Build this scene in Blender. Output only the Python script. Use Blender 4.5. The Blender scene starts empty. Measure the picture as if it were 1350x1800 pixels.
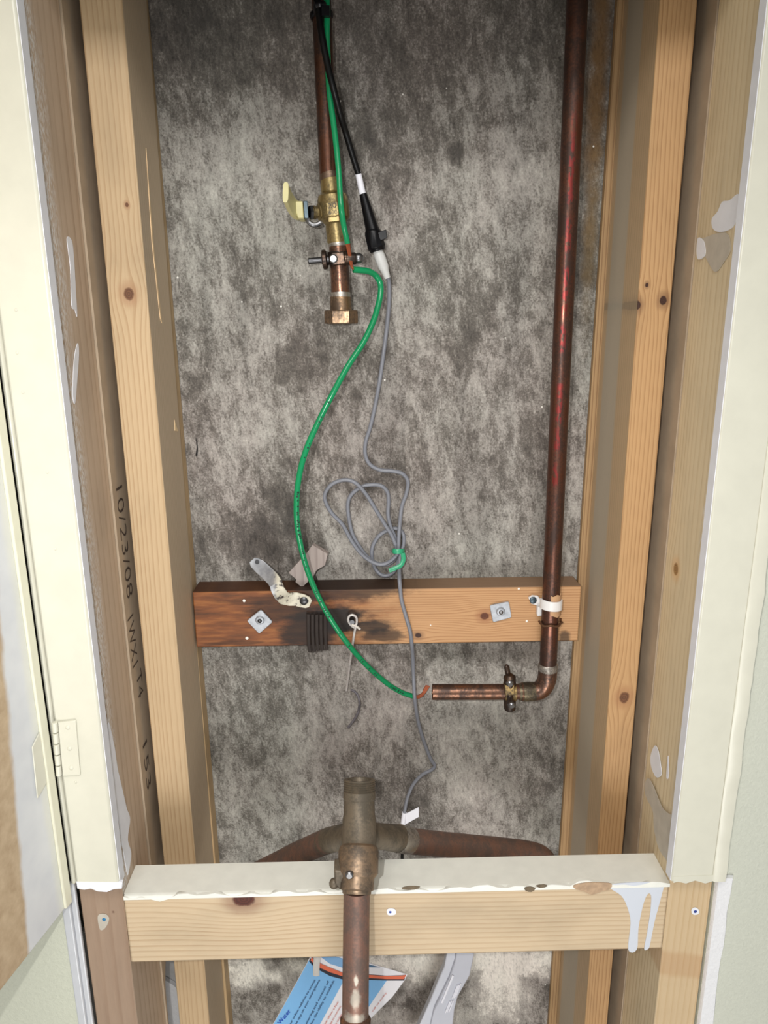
import bpy, bmesh, math, random
from mathutils import Vector, Matrix
from mathutils.geometry import tessellate_polygon
random.seed(7)
C = bpy.context.scene.collection
sc = bpy.context.scene

# ------------------------------------------------------------------ camera
FPX = 1300.0
CAMPOS = Vector((0, 0, 1.5))
_d = Vector(((710-675)/FPX, (5800-900)/FPX, 1.0)).normalized()          # world down, in camera axes (x right, y down, z forward)
_a = -.013
_x = Vector((1, _a, -(_d.x+_a*_d.y)/_d.z)).normalized()                # world X in camera axes
_y = _d.cross(_x)
if _y.z < 0: _y = -_y
_z = -_d
def ray(px, py):
    v = Vector(((px-675)/FPX, (py-900)/FPX, 1.0))
    return Vector((v.dot(_x), v.dot(_y), v.dot(_z)))
def at(px, py, Y):
    r = ray(px, py); return CAMPOS + r*(Y/r.y)
def at_x(px, py, X):
    r = ray(px, py); return CAMPOS + r*(X/r.x)
def at_z(px, py, Z):
    r = ray(px, py); return CAMPOS + r*((Z-CAMPOS.z)/r.z)
def pr(wpx, px, py, Y):                                                 # half of a width measured in the photograph, in metres
    return wpx/2*(Y/ray(px, py).y)/FPX
cd = bpy.data.cameras.new('camera'); cam = bpy.data.objects.new('camera', cd); C.objects.link(cam)
cd.sensor_fit = 'VERTICAL'; cd.sensor_height = 36; cd.lens = FPX/1800*36; cd.clip_start = .01
rt = Vector((_x.x, _y.x, _z.x)); dn = Vector((_x.y, _y.y, _z.y)); fw = Vector((_x.z, _y.z, _z.z))
M = Matrix.Identity(4)
for i in range(3): M[i][0] = rt[i]; M[i][1] = -dn[i]; M[i][2] = -fw[i]
cam.matrix_world = Matrix.Translation(CAMPOS) @ M
sc.camera = cam

# ------------------------------------------------------------------ light and exposure
w = bpy.data.worlds.new('world'); sc.world = w; w.use_nodes = True
w.node_tree.nodes['Background'].inputs[0].default_value = (.93, .97, 1, 1)
w.node_tree.nodes['Background'].inputs[1].default_value = .30
def lamp(kind, name, loc, target, power, col=(1, 1, 1), **kw):
    l = bpy.data.lights.new(name, kind); l.energy = power; l.color = col
    for k, v in kw.items(): setattr(l, k, v)
    o = bpy.data.objects.new(name, l); C.objects.link(o); o.location = loc
    o.rotation_euler = (Vector(target)-Vector(loc)).to_track_quat('-Z', 'Y').to_euler()
    return o
FL = (-.07, -.02, 1.535)
lamp('SPOT', 'phone_torch', FL, tuple(Vector(FL)+fw+Vector((0, 0, -.18))), 17.5, (1, .985, .96), spot_size=math.radians(104), spot_blend=1.0, shadow_soft_size=.006)
lamp('AREA', 'ceiling_lamp', (0, -.25, 2.40), (0, .5, .8), 15, (1, .975, .94), shape='RECTANGLE', size=1.0, size_y=.5)
lamp('AREA', 'added_low_fill', (.05, -.55, .36), (0, .9, .60), 10, (1, .985, .96), shape='RECTANGLE', size=.7, size_y=.5)  # added fill with no visible source, brightens the lower part
sc.view_settings.view_transform = 'Standard'; sc.view_settings.look = 'None'
sc.view_settings.exposure = 0.0; sc.view_settings.gamma = 1.0; sc.view_settings.use_curve_mapping = False

# ------------------------------------------------------------------ material helpers
class NT:
    def __init__(s, name):
        s.m = bpy.data.materials.new(name); s.m.use_nodes = True
        s.t = s.m.node_tree; s.n = s.t.nodes; s.b = s.n['Principled BSDF']
        s.pos = s.n.new('ShaderNodeNewGeometry').outputs['Position']
    def lk(s, sock, v):
        if v is None: return
        if isinstance(v, bpy.types.NodeSocket): s.t.links.new(v, sock)
        else:
            if sock.type == 'RGBA' and not isinstance(v, (int, float)) and len(v) == 3: v = (*v, 1)
            sock.default_value = v
    def math(s, op, a, b=None, c=None, clamp=False):
        n = s.n.new('ShaderNodeMath'); n.operation = op; n.use_clamp = clamp
        s.lk(n.inputs[0], a); s.lk(n.inputs[1], b); s.lk(n.inputs[2], c); return n.outputs[0]
    def xyz(s, v=None):
        n = s.n.new('ShaderNodeSeparateXYZ'); s.lk(n.inputs[0], v or s.pos); return n.outputs
    def comb(s, x, y, z):
        n = s.n.new('ShaderNodeCombineXYZ')
        for i, q in enumerate((x, y, z)): s.lk(n.inputs[i], q)
        return n.outputs[0]
    def scale(s, v, k):
        n = s.n.new('ShaderNodeVectorMath'); n.operation = 'MULTIPLY'; s.lk(n.inputs[0], v); n.inputs[1].default_value = k; return n.outputs[0]
    def noise(s, v, scale, detail=4, rough=.55, dist=0):
        n = s.n.new('ShaderNodeTexNoise'); s.lk(n.inputs['Vector'], v); n.inputs['Scale'].default_value = scale
        n.inputs['Detail'].default_value = detail; n.inputs['Roughness'].default_value = rough; n.inputs['Distortion'].default_value = dist
        return n.outputs['Fac']
    def ramp(s, f, stops, interp='LINEAR'):
        n = s.n.new('ShaderNodeValToRGB'); s.lk(n.inputs[0], f); r = n.color_ramp; r.interpolation = interp
        while len(r.elements) < len(stops): r.elements.new(.5)
        for e, (p, c) in zip(r.elements, stops):
            e.position = p; e.color = (c, c, c, 1) if isinstance(c, (int, float)) else (*c, 1)
        return n.outputs[0]
    def mix(s, f, a, b, blend='MIX'):
        n = s.n.new('ShaderNodeMix'); n.data_type = 'RGBA'; n.blend_type = blend
        s.lk(n.inputs['Factor'], f); s.lk(n.inputs['A'], a); s.lk(n.inputs['B'], b); return n.outputs['Result']
    def step(s, v, lo, hi):
        n = s.n.new('ShaderNodeMapRange'); n.interpolation_type = 'SMOOTHSTEP'; s.lk(n.inputs[0], v)
        n.inputs[1].default_value = lo; n.inputs[2].default_value = hi; n.inputs[3].default_value = 0; n.inputs[4].default_value = 1
        return n.outputs[0]
    def bump(s, h, strength, dist=.001):
        n = s.n.new('ShaderNodeBump'); n.inputs['Strength'].default_value = strength; n.inputs['Distance'].default_value = dist
        s.lk(n.inputs['Height'], h); s.lk(s.b.inputs['Normal'], n.outputs[0])
    def out(s, col, rough=.6, metal=0, spec=None):
        s.lk(s.b.inputs['Base Color'], col); s.lk(s.b.inputs['Roughness'], rough); s.lk(s.b.inputs['Metallic'], metal)
        if spec is not None: s.lk(s.b.inputs['Specular IOR Level'], spec)
        return s.m
def srgb(r, g, b):
    f = lambda c: (c/255/12.92) if c/255 <= .04045 else ((c/255+.055)/1.055)**2.4
    return (f(r), f(g), f(b))
def plain(name, col, rough=.5, metal=0, var=.12, scale=60, bump=0, spec=None):
    t = NT(name); n = t.noise(t.pos, scale, 4)
    k = t.ramp(n, [(.3, tuple(c*(1-var) for c in col)), (.7, tuple(min(1, c*(1+var)) for c in col))])
    if bump: t.bump(n, bump)
    return t.out(k, rough, metal, spec)
def ellipse_d(t, a, b, ca, cb, ra, rb, wob=None):
    da = t.math('DIVIDE', t.math('SUBTRACT', a, ca), ra); db = t.math('DIVIDE', t.math('SUBTRACT', b, cb), rb)
    d = t.math('SQRT', t.math('ADD', t.math('MULTIPLY', da, da), t.math('MULTIPLY', db, db)))
    return t.math('ADD', d, wob) if wob is not None else d
def wood(name, light, dark, along='Z', rings=150, knots=(), contrast=1.0, seed=0.0, side=1.0, extra=None, rough=.62, blotch=.12, weather=None, face='X'):
    """knots: (across, along, radius, colour)"""
    t = NT(name); x, y, z = t.xyz()
    al, ac = (z, x) if along == 'Z' else (x, z)
    oth = y
    if face == 'Y': ac, oth = y, x
    across = t.math('ADD', ac, t.math('MULTIPLY', oth, side))
    wv = t.comb(t.math('ADD', across, seed), t.math('MULTIPLY', al, .07), seed)
    warp = t.math('SUBTRACT', t.noise(wv, 9, 3), .5)
    u = t.math('ADD', across, t.math('MULTIPLY', warp, .05))
    kmask = None; kcol = None
    for (ca, cl, r, kc) in knots:
        e = ellipse_d(t, ac, al, ca, cl, r*3.2, r*5.5)
        g = t.math('EXPONENT', t.math('MULTIPLY', t.math('MULTIPLY', e, e), -1))
        u = t.math('SUBTRACT', u, t.math('MULTIPLY', t.math('MULTIPLY', t.math('SUBTRACT', ac, ca), g), .85))
    fr = t.math('FRACT', t.math('MULTIPLY', u, rings))
    line = t.ramp(fr, [(0, 0), (.55, .15), (.86, .9), (.93, 1), (1, 0)])
    amp = t.ramp(t.noise(wv, 22, 2), [(.3, .35*contrast), (.7, 1.0*contrast)])
    fib = t.noise(t.comb(t.math('MULTIPLY', across, 14), t.math('MULTIPLY', al, .5), seed), 60, 3)
    f = t.math('MULTIPLY', line, amp)
    f = t.math('ADD', f, t.math('MULTIPLY', t.math('SUBTRACT', fib, .5), .5), clamp=True)
    col = t.mix(f, light, dark)
    bl = t.noise(t.comb(t.math('MULTIPLY', ac, 3), t.math('MULTIPLY', y, 3), t.math('MULTIPLY', al, 1.2)) if along == 'Z' else t.comb(t.math('MULTIPLY', al, 1.2), t.math('MULTIPLY', y, 3), t.math('MULTIPLY', ac, 3)), 6, 4)
    col = t.mix(1.0, col, t.ramp(bl, [(.25, 1-blotch*1.6), (.5, 1.0), (.75, 1+blotch*.4)]), 'MULTIPLY')
    for (ca, cl, r, kc) in knots:
        wob = t.math('MULTIPLY', t.math('SUBTRACT', t.noise(t.pos, 130, 3), .5), .5)
        e = ellipse_d(t, ac, al, ca, cl, r, r*1.25, wob)
        halo = t.math('SUBTRACT', 1, t.step(e, .9, 2.6)); core = t.math('SUBTRACT', 1, t.step(e, .75, 1.05))
        col = t.mix(t.math('MULTIPLY', halo, .45), col, tuple(q*1.6 for q in kc))
        rr = t.math('FRACT', t.math('MULTIPLY', e, 3.0))
        col = t.mix(core, col, t.mix(rr, kc, tuple(q*.45 for q in kc)))
    if weather: col = t.mix(t.math('MULTIPLY', t.step(y, weather[0], weather[0]+.0008), weather[1]), col, t.mix(t.math('MULTIPLY', fib, f), weather[2], tuple(q*.7 for q in weather[2])))
    if extra: col = extra(t, col, x, y, z)
    t.bump(t.math('ADD', f, fib), .12, .0006)
    return t.out(col, rough)

# ------------------------------------------------------------------ mesh helpers
class MB:
    def __init__(s): s.v = []; s.f = []; s.mi = []; s.cur = 0
    def add(s, vs, fs):
        o = len(s.v); s.v += [Vector(q) for q in vs]; s.f += [tuple(i+o for i in f) for f in fs]; s.mi += [s.cur]*len(fs); return s
    def hexa(s, p):           # 8 points: bottom loop 0-3, top loop 4-7
        return s.add(p, [(3, 2, 1, 0), (4, 5, 6, 7), (0, 1, 5, 4), (1, 2, 6, 5), (2, 3, 7, 6), (3, 0, 4, 7)])
    def box(s, x0, x1, y0, y1, z0, z1):
        return s.hexa([(x0, y0, z0), (x1, y0, z0), (x1, y1, z0), (x0, y1, z0), (x0, y0, z1), (x1, y0, z1), (x1, y1, z1), (x0, y1, z1)])
    def prism(s, poly, n):    # 3D polygon extruded by vector n
        n = Vector(n); P = [Vector(q) for q in poly]; k = len(P); vs = P + [q+n for q in P]
        tri = tessellate_polygon([P])
        fs = [tuple(t) for t in tri] + [tuple(i+k for i in reversed(t)) for t in tri] + [(i, (i+1) % k, (i+1) % k+k, i+k) for i in range(k)]
        return s.add(vs, fs)
    def tube(s, pts, rad, seg=14, cap=True, flat=1.0):
        pts = [Vector(p) for p in pts]; n = len(pts)
        if isinstance(rad, (int, float)): rad = [rad]*n
        T = [(pts[min(i+1, n-1)]-pts[max(i-1, 0)]) for i in range(n)]
        for i in range(n):
            if T[i].length < 1e-9: T[i] = T[i-1].copy() if i else Vector((0, 0, 1))
        T = [q.normalized() for q in T]
        ref = Vector((0, 1, 0)) if abs(T[0].y) < .9 else Vector((1, 0, 0))
        nv = (ref - T[0]*ref.dot(T[0])).normalized(); vs = []
        for i in range(n):
            nv = (nv - T[i]*nv.dot(T[i])).normalized(); b = T[i].cross(nv)
            for k in range(seg):
                a = 2*math.pi*k/seg; vs.append(pts[i] + nv*(math.cos(a)*rad[i]*flat) + b*(math.sin(a)*rad[i]))
        fs = [(i*seg+k, i*seg+(k+1) % seg, (i+1)*seg+(k+1) % seg, (i+1)*seg+k) for i in range(n-1) for k in range(seg)]
        if cap: fs += [tuple(reversed(range(seg))), tuple(range((n-1)*seg, n*seg))]
        return s.add(vs, fs)
    def lathe(s, a, b, prof, seg=28, cap=True):    # prof: (t 0..1 along a->b or beyond, radius)
        a = Vector(a); b = Vector(b)
        d = (b-a); ax = d.normalized(); ref = Vector((0, -1, 0)) if abs(ax.y) < .9 else Vector((1, 0, 0))
        n = (ref-ax*ref.dot(ax)).normalized(); bi = ax.cross(n); vs = []
        for (t, r) in prof:
            for k in range(seg):
                an = 2*math.pi*k/seg; vs.append(a+d*t + (n*math.cos(an)+bi*math.sin(an))*r)
        m = len(prof)
        fs = [(i*seg+k, i*seg+(k+1) % seg, (i+1)*seg+(k+1) % seg, (i+1)*seg+k) for i in range(m-1) for k in range(seg)]
        if cap: fs += [tuple(reversed(range(seg))), tuple(range((m-1)*seg, m*seg))]
        return s.add(vs, fs)
    def ball(s, c, r, sx=1, sy=1, sz=1, seg=16):
        c = Vector(c); rings = seg//2; vs = [c+Vector((0, 0, r*sz))]
        for i in range(1, rings):
            th = math.pi*i/rings
            for k in range(seg):
                a = 2*math.pi*k/seg; vs.append(c+Vector((r*sx*math.sin(th)*math.cos(a), r*sy*math.sin(th)*math.sin(a), r*sz*math.cos(th))))
        vs.append(c-Vector((0, 0, r*sz))); L = len(vs)-1; fs = [(0, 1+k, 1+(k+1) % seg) for k in range(seg)]
        for i in range(rings-2):
            for k in range(seg): fs.append((1+i*seg+k, 1+(i+1)*seg+k, 1+(i+1)*seg+(k+1) % seg, 1+i*seg+(k+1) % seg))
        o = 1+(rings-2)*seg; fs += [(o+(k+1) % seg, o+k, L) for k in range(seg)]
        return s.add(vs, fs)
def link(name, mb, mat, parent=None, bevel=0, angle=35, bseg=2, origin=None):
    me = bpy.data.meshes.new(name)
    v = mb.v
    if origin is None:
        xs = [q.x for q in v]; ys = [q.y for q in v]; zs = [q.z for q in v]
        origin = Vector(((min(xs)+max(xs))/2, (min(ys)+max(ys))/2, min(zs)))
    me.from_pydata([q-origin for q in v], [], mb.f)
    for i, p in enumerate(me.polygons): p.material_index = mb.mi[i]; p.use_smooth = True
    for mm in (mat if isinstance(mat, (list, tuple)) else [mat]): me.materials.append(mm)
    bm = bmesh.new(); bm.from_mesh(me); bmesh.ops.recalc_face_normals(bm, faces=bm.faces); bm.to_mesh(me); bm.free()
    me.set_sharp_from_angle(angle=math.radians(angle))
    o = bpy.data.objects.new(name, me); C.objects.link(o); o.location = origin
    if parent is not None:
        o.parent = parent; o.location = origin - parent_world(parent)
    if bevel:
        md = o.modifiers.new('bevel', 'BEVEL'); md.width = bevel; md.segments = bseg; md.limit_method = 'ANGLE'; md.angle_limit = math.radians(40)
    return o
def parent_world(o):
    p = Vector(o.location)
    while o.parent: o = o.parent; p += Vector(o.location)
    return p
def thing(name, label, cat, loc, group=None):
    o = bpy.data.objects.new(name, None); C.objects.link(o); o.location = loc; o.empty_display_size = .02
    return tag(o, label, cat, group)
def tag(o, label, cat, group=None):
    o['label'] = label; o['category'] = cat
    if group: o['group'] = group
    return o
def struct(name, mb, mat, bevel=0):
    o = link(name, mb, mat, None, bevel); o['kind'] = 'structure'; return o
def smooth_path(pts, sub=8, closed=False):
    P = [Vector(p) for p in pts]; n = len(P); out = []
    for i in range(n if closed else n-1):
        if closed: p0, p1, p2, p3 = P[(i-1) % n], P[i], P[(i+1) % n], P[(i+2) % n]
        else: p0, p1, p2, p3 = P[max(i-1, 0)], P[i], P[i+1], P[min(i+2, n-1)]
        for k in range(sub):
            t = k/sub
            out.append(.5*((2*p1)+(p2-p0)*t+(2*p0-5*p1+4*p2-p3)*t*t+(3*p1-p0-3*p2+p3)*t**3))
    if not closed: out.append(P[-1])
    return out
def wpath(pts, sub=8):        # pixel + depth list -> smooth world path
    return smooth_path([at(*p) for p in pts], sub)
def text_mesh(mb, s, o, d, up, width=None, height=.01, thick=.0003, thin=0.0):
    """lay text s as mesh: origin o, reading direction d, letter-up direction up"""
    cu = bpy.data.curves.new('t', 'FONT'); cu.body = s; cu.size = 1; cu.offset = thin; cu.resolution_u = 3
    ob = bpy.data.objects.new('t', cu); C.objects.link(ob)
    dg = bpy.context.evaluated_depsgraph_get(); me = bpy.data.meshes.new_from_object(ob.evaluated_get(dg))
    d = Vector(d).normalized(); up = Vector(up).normalized(); nn = d.cross(up)
    mx = max([v.co.x for v in me.vertices] or [1])
    kx = (width/mx) if width else height/.7; ky = height/.7
    vs = [Vector(o)+d*(v.co.x*kx)+up*(v.co.y*ky)+nn*thick for v in me.vertices]
    mb.add(vs, [tuple(p.vertices) for p in me.polygons])
    bpy.data.objects.remove(ob); bpy.data.curves.remove(cu); bpy.data.meshes.remove(me)

# ------------------------------------------------------------------ materials
def concrete():
    t = NT('old_concrete'); x, y, z = t.xyz()
    tilt = t.comb(t.math('ADD', x, t.math('MULTIPLY', z, .12)), y, t.math('MULTIPLY', z, .5))
    n1 = t.noise(t.scale(t.pos, (1, 1, .7)), 9, 6, .6, .3)
    n2 = t.noise(tilt, 60, 10, .80, .25)
    n3 = t.noise(t.pos, 420, 3, .7)
    s = t.math('ADD', t.math('MULTIPLY', n1, .27), t.math('MULTIPLY', n2, .50))
    s = t.math('ADD', s, t.math('MULTIPLY', n3, .23))
    wob = t.math('MULTIPLY', t.math('SUBTRACT', t.noise(t.pos, 30, 5), .5), 1.6)
    for (px, py, rx, rz, k) in STAINS_AND_LIGHT:
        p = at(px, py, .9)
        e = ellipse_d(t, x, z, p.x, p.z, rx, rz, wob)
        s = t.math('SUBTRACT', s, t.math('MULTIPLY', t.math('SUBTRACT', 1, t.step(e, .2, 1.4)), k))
    col = t.ramp(s, [(.38, srgb(80, 77, 74)), (.45, srgb(104, 100, 95)), (.485, srgb(126, 122, 117)), (.52, srgb(154, 151, 146)), (.60, srgb(180, 177, 171)), (.70, srgb(232, 230, 222))])  # brightest stop carries the light painted in below the rail
    hue = t.noise(t.scale(t.pos, (1, 1, .5)), 6, 4)
    col = t.mix(1, col, t.ramp(hue, [(.36, (1.0, .94, .925)), (.5, (1, .98, .955)), (.64, (.985, .995, .96))]), 'MULTIPLY')
    e = ellipse_d(t, x, z, at(1052, 120, .9).x, at(1052, 120, .9).z, .013, .20, wob)
    col = t.mix(t.math('MULTIPLY', t.math('SUBTRACT', 1, t.step(e, .1, 1.3)), .75), col, srgb(118, 88, 52))
    e = ellipse_d(t, x, z, at(1038, 430, .9).x, at(1038, 430, .9).z, .010, .12, wob)
    col = t.mix(t.math('MULTIPLY', t.math('SUBTRACT', 1, t.step(e, .1, 1.3)), .45), col, srgb(120, 100, 66))
    n4 = t.noise(t.scale(tilt, (1, 1, .8)), 300, 4, .7); n5 = t.noise(t.scale(t.pos, (1, 1, .12)), 34, 3)
    col = t.mix(1, col, t.ramp(n4, [(.36, .70), (.46, .94), (.54, 1.0), (.66, 1.12)]), 'MULTIPLY')
    col = t.mix(1, col, t.ramp(n5, [(.34, .80), (.48, 1.0), (.66, 1.06)]), 'MULTIPLY')
    # white specks of paint
    vo = t.n.new('ShaderNodeTexVoronoi'); vo.inputs['Scale'].default_value = 42; t.lk(vo.inputs['Vector'], t.pos)
    sp = t.math('SUBTRACT', 1, t.step(vo.outputs['Distance'], .035, .06))
    sp = t.math('MULTIPLY', sp, t.step(t.xyz(vo.outputs['Color'])[0], .80, .82))
    col = t.mix(sp, col, srgb(235, 232, 225))
    t.bump(t.math('ADD', t.math('MULTIPLY', n3, .6), n2), .35, .0015)
    return t.out(col, .85, 0, .25)
STAINS_AND_LIGHT = [(820, 1690, .30, .040, -.24), (885, 1745, .05, .06, -.17), (430, 1712, .05, .030, -.18), (700, 1790, .20, .03, -.05), (720, 1770, .05, .02, .05), (470, 1745, .03, .02, .05), (700, 900, .10, .03, -.03), (620, 1250, .22, .06, -.03), (840, 1330, .10, .08, -.03), (525, 640, .035, .035, 0.090), (490, 950, .07, .05, 0.083), (800, 270, .012, .012, 0.105), (1050, 1480, .08, .2, 0.022), (510, 880, .04, .05, 0.053),  # large negative k below the rail: brighter light put into the concrete colour
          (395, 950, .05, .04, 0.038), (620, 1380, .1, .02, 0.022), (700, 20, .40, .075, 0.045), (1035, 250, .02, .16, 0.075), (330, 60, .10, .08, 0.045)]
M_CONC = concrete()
PK = srgb(120, 78, 50); DK = srgb(66, 34, 20)
def kx(px, py, Y): p = at(px, py, Y); return p.x, p.z
M_STUD_L = wood('pine_left_stud', srgb(194, 168, 132), srgb(162, 128, 90), 'Z', 190, [(*kx(226, 517, .785), .0055, PK), (*kx(223, 360, .785), .0018, PK)], 1.0, 1.3, weather=(.7858, .66, srgb(196, 178, 154)))
M_STUD_R = wood('pine_right_stud', srgb(186, 148, 104), srgb(148, 108, 68), 'Z', 230, [(*kx(1097, 1226, .785), .0065, PK), (*kx(1120, 537, .785), .004, DK), (*kx(1166, 528, .785), .004, DK), (*kx(1137, 501, .785), .0018, DK)], 1.0, 4.1, weather=(.7858, .6, srgb(196, 174, 142)),
    extra=lambda t, c, x, y, z: t.mix(t.math('MULTIPLY', t.math('MULTIPLY', t.step(y, .820, .826), t.math('SUBTRACT', 1, t.step(y, .872, .878))), .7), c, srgb(176, 168, 152)))
def paint_edge(y0, y1, z_lo=None, col=srgb(226, 226, 224), amt=.85, slant=0.0):
    def ex(t, c, x, y, z):
        n = t.noise(t.comb(t.math('MULTIPLY', y, 2.2), x, t.math('ADD', t.math('MULTIPLY', z, .7), t.math('MULTIPLY', y, slant))), 240, 3)
        n2 = t.noise(t.comb(t.math('MULTIPLY', y, 1.5), x, t.math('MULTIPLY', z, .35)), 26, 3)
        e = t.math('ADD', y, t.math('MULTIPLY', t.math('SUBTRACT', n2, .5), .045))
        m = t.math('SUBTRACT', 1, t.step(e, y0, y1))
        m = t.math('MULTIPLY', m, t.step(z, .885, .905)); m = t.math('MULTIPLY', m, t.step(n, .40, .60)); m = t.math('MULTIPLY', m, t.step(y, .6755, .6765))
        return t.mix(t.math('MULTIPLY', m, amt), c, col)
    return ex
def jack_r_extra(t, c, x, y, z):
    c = paint_edge(.676, .690, amt=.55)(t, c, x, y, z)
    c = t.mix(t.math('MULTIPLY', t.math('SUBTRACT', 1, t.step(y, .6745, .6749)), .45), c, srgb(176, 138, 94))
    n = t.noise(t.comb(t.math('MULTIPLY', x, .6), y, z), 60, 4); p = at(1200, 1697, .674)
    d = t.math('ADD', t.math('ABSOLUTE', t.math('SUBTRACT', z, t.math('ADD', p.z, t.math('MULTIPLY', t.math('SUBTRACT', x, p.x), -.18)))), t.math('MULTIPLY', t.math('SUBTRACT', n, .5), .010))
    return t.mix(t.math('MULTIPLY', t.math('SUBTRACT', 1, t.step(d, .012, .021)), .4), c, srgb(176, 132, 90))
M_JACK_L = wood('weathered_left_jack', srgb(192, 170, 147), srgb(154, 128, 104), 'Z', 70, [(*kx(199, 1603, .674), .0010, DK)], .7, 7.7, extra=lambda t, c, x, y, z: t.mix(t.math('MULTIPLY', t.math('SUBTRACT', 1, t.step(y, .6745, .6749)), .65), paint_edge(.688, .712, slant=.4)(t, c, x, y, z), t.mix(t.noise(t.comb(t.math('MULTIPLY', x, 4), y, t.math('MULTIPLY', z, .4)), 50, 4), srgb(150, 122, 100), srgb(118, 92, 74))))
M_JACK_R = wood('yellow_right_jack', srgb(220, 202, 168), srgb(190, 164, 122), 'Z', 130, [(at_x(1188, 1000, .327).y, at_x(1188, 1000, .327).z, .006, srgb(176, 134, 84))], .8, 9.2, side=-1.0, face='Y', extra=jack_r_extra)
M_FURR = wood('furring_pine', srgb(192, 164, 124), srgb(150, 120, 82), 'Z', 120, [], .9, 2.6)
M_BEAM = wood('pine_beam', srgb(206, 184, 152), srgb(176, 146, 112), 'X', 150, [(at(428, 1580, .674).z, at(428, 1580, .674).x, .0105, srgb(92, 40, 26))], .8, 5.5, rough=.6)
def cleat_extra(t, c, x, y, z):
    n = t.noise(t.comb(t.math('MULTIPLY', x, .35), 0, z), 70, 5, .65)
    a = at(560, 1080, .862).x; b = at(700, 1080, .862).x
    m = t.math('SUBTRACT', 1, t.step(t.math('ADD', x, t.math('MULTIPLY', t.math('SUBTRACT', n, .5), .16)), a+.0, b+.03))
    c = t.mix(t.math('MULTIPLY', m, .92), c, t.ramp(t.noise(t.comb(t.math('MULTIPLY', x, .16), 0, z), 130, 4), [(.3, srgb(70, 34, 16)), (.5, srgb(118, 64, 30)), (.72, srgb(160, 100, 50))]))
    w = t.math('MULTIPLY', t.math('SUBTRACT', n, .5), 1.5)
    for (px, py, rx, rz, k) in [(598, 1088, .040, .019, .98), (548, 1105, .042, .034, .9), (640, 1102, .040, .010, .85), (672, 1117, .030, .010, .75), (610, 1040, .08, .013, .75), (560, 1024, .12, .007, .95), (500, 1075, .05, .016, .7), (480, 1055, .08, .006, .5), (420, 1130, .05, .003, .5), (992, 1125, .008, .014, .75), (440, 1030, .09, .004, .6)]:
        p = at(px, py, .862); e = ellipse_d(t, x, z, p.x, p.z, rx, rz, w)
        c = t.mix(t.math('MULTIPLY', t.math('SUBTRACT', 1, t.step(e, .6, 1.15)), k), c, srgb(24, 16, 12))
    top = t.step(z, CLEAT_Z1-.0012, CLEAT_Z1-.0002)
    return t.mix(t.math('MULTIPLY', top, .75), c, t.mix(t.step(x, .02, .12), srgb(34, 20, 13), srgb(120, 100, 84)))
CLEAT_Z0, CLEAT_Z1 = 1.098, 1.1725
M_CLEAT = wood('stained_cleat', srgb(192, 148, 104), srgb(150, 104, 64), 'X', 260, [(at(735, 1117, .862).z, at(735, 1117, .862).x, .0035, DK), (at(852, 1083, .862).z, at(852, 1083, .862).x, .005, srgb(110, 60, 34))], 1.0, 3.3, extra=cleat_extra)
M_CREAM = plain('cream_paint', srgb(213, 211, 195), .32, 0, .03, 40, .08)
M_CREAM2 = plain('cream_paint_beam', srgb(232, 232, 223), .4, 0, .04, 60, .12)
M_WHITE = plain('white_primer', srgb(232, 234, 240), .45, 0, .04, 60)
M_WHITEP = plain('white_paint_drip', srgb(208, 213, 222), .3, 0, .01, 60)
M_TAUPE = plain('old_taupe_paint', srgb(190, 182, 168), .5, 0, .08, 80)
def wallmat(name, c):
    t = NT(name); n = t.noise(t.pos, 260, 3, .6, .6); t.bump(n, .5, .0012)
    return t.out(t.ramp(n, [(.3, tuple(q*.93 for q in c)), (.7, c)]), .55)
M_WALL = wallmat('textured_wall', srgb(204, 206, 192))
M_WALL2 = wallmat('textured_wall_left', srgb(208, 210, 192))
M_PLASTER = wallmat('white_plaster', srgb(232, 232, 234))
M_BROWN = plain('brown_board', srgb(168, 150, 128), .85, 0, .10, 30)
M_INK = plain('pencil', srgb(70, 56, 46), .8)
M_MDF = None
def door_face():
    t = NT('primed_door'); x, y, z = t.xyz()
    # bare brown patch away from the hinge side
    n = t.noise(t.comb(x, t.math('MULTIPLY', y, 1.0), t.math('MULTIPLY', z, .6)), 30, 5)
    p0 = at_x(0, 1060, DOOR_X); p1 = at_x(60, 1640, DOOR_X)
    k = (p1.y-p0.y)/(p0.z-p1.z)
    lim = t.math('ADD', t.math('MULTIPLY', t.math('SUBTRACT', p0.z, z), k), p0.y)
    d = t.math('ADD', t.math('SUBTRACT', lim, y), t.math('MULTIPLY', t.math('SUBTRACT', n, .5), .014))
    m = t.step(d, -.0035, .0035)
    w = t.ramp(t.noise(t.pos, 20, 3), [(.3, srgb(206, 209, 214)), (.7, srgb(222, 224, 226))])
    cr = t.step(t.math('ADD', y, t.math('MULTIPLY', n, .01)), .638, .648)
    w = t.mix(t.math('MULTIPLY', cr, .35), w, srgb(232, 230, 206))
    col = t.mix(m, w, t.ramp(t.noise(t.pos, 90, 4), [(.3, srgb(176, 152, 122)), (.7, srgb(200, 178, 148))]))
    return t.out(col, .5)
def copper(name, base, dark, mask=.5, rough=.34, marks=None, metal=.93):
    t = NT(name); x, y, z = t.xyz()
    n = t.noise(t.scale(t.pos, (1, 1, .45)), 60, 5, .65); n2 = t.noise(t.pos, 420, 3)
    f = t.math('ADD', n, t.math('MULTIPLY', t.math('SUBTRACT', n2, .5), .4))
    m = t.step(f, mask-.14, mask+.16)
    col = t.mix(m, base, dark)
    if marks: col = marks(t, col, x, y, z)
    t.bump(n2, .06, .0004)
    return t.out(col, t.ramp(n, [(.3, rough-.06), (.7, rough+.14)]), t.math('SUBTRACT', metal, t.math('MULTIPLY', m, metal*.48)))
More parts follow.
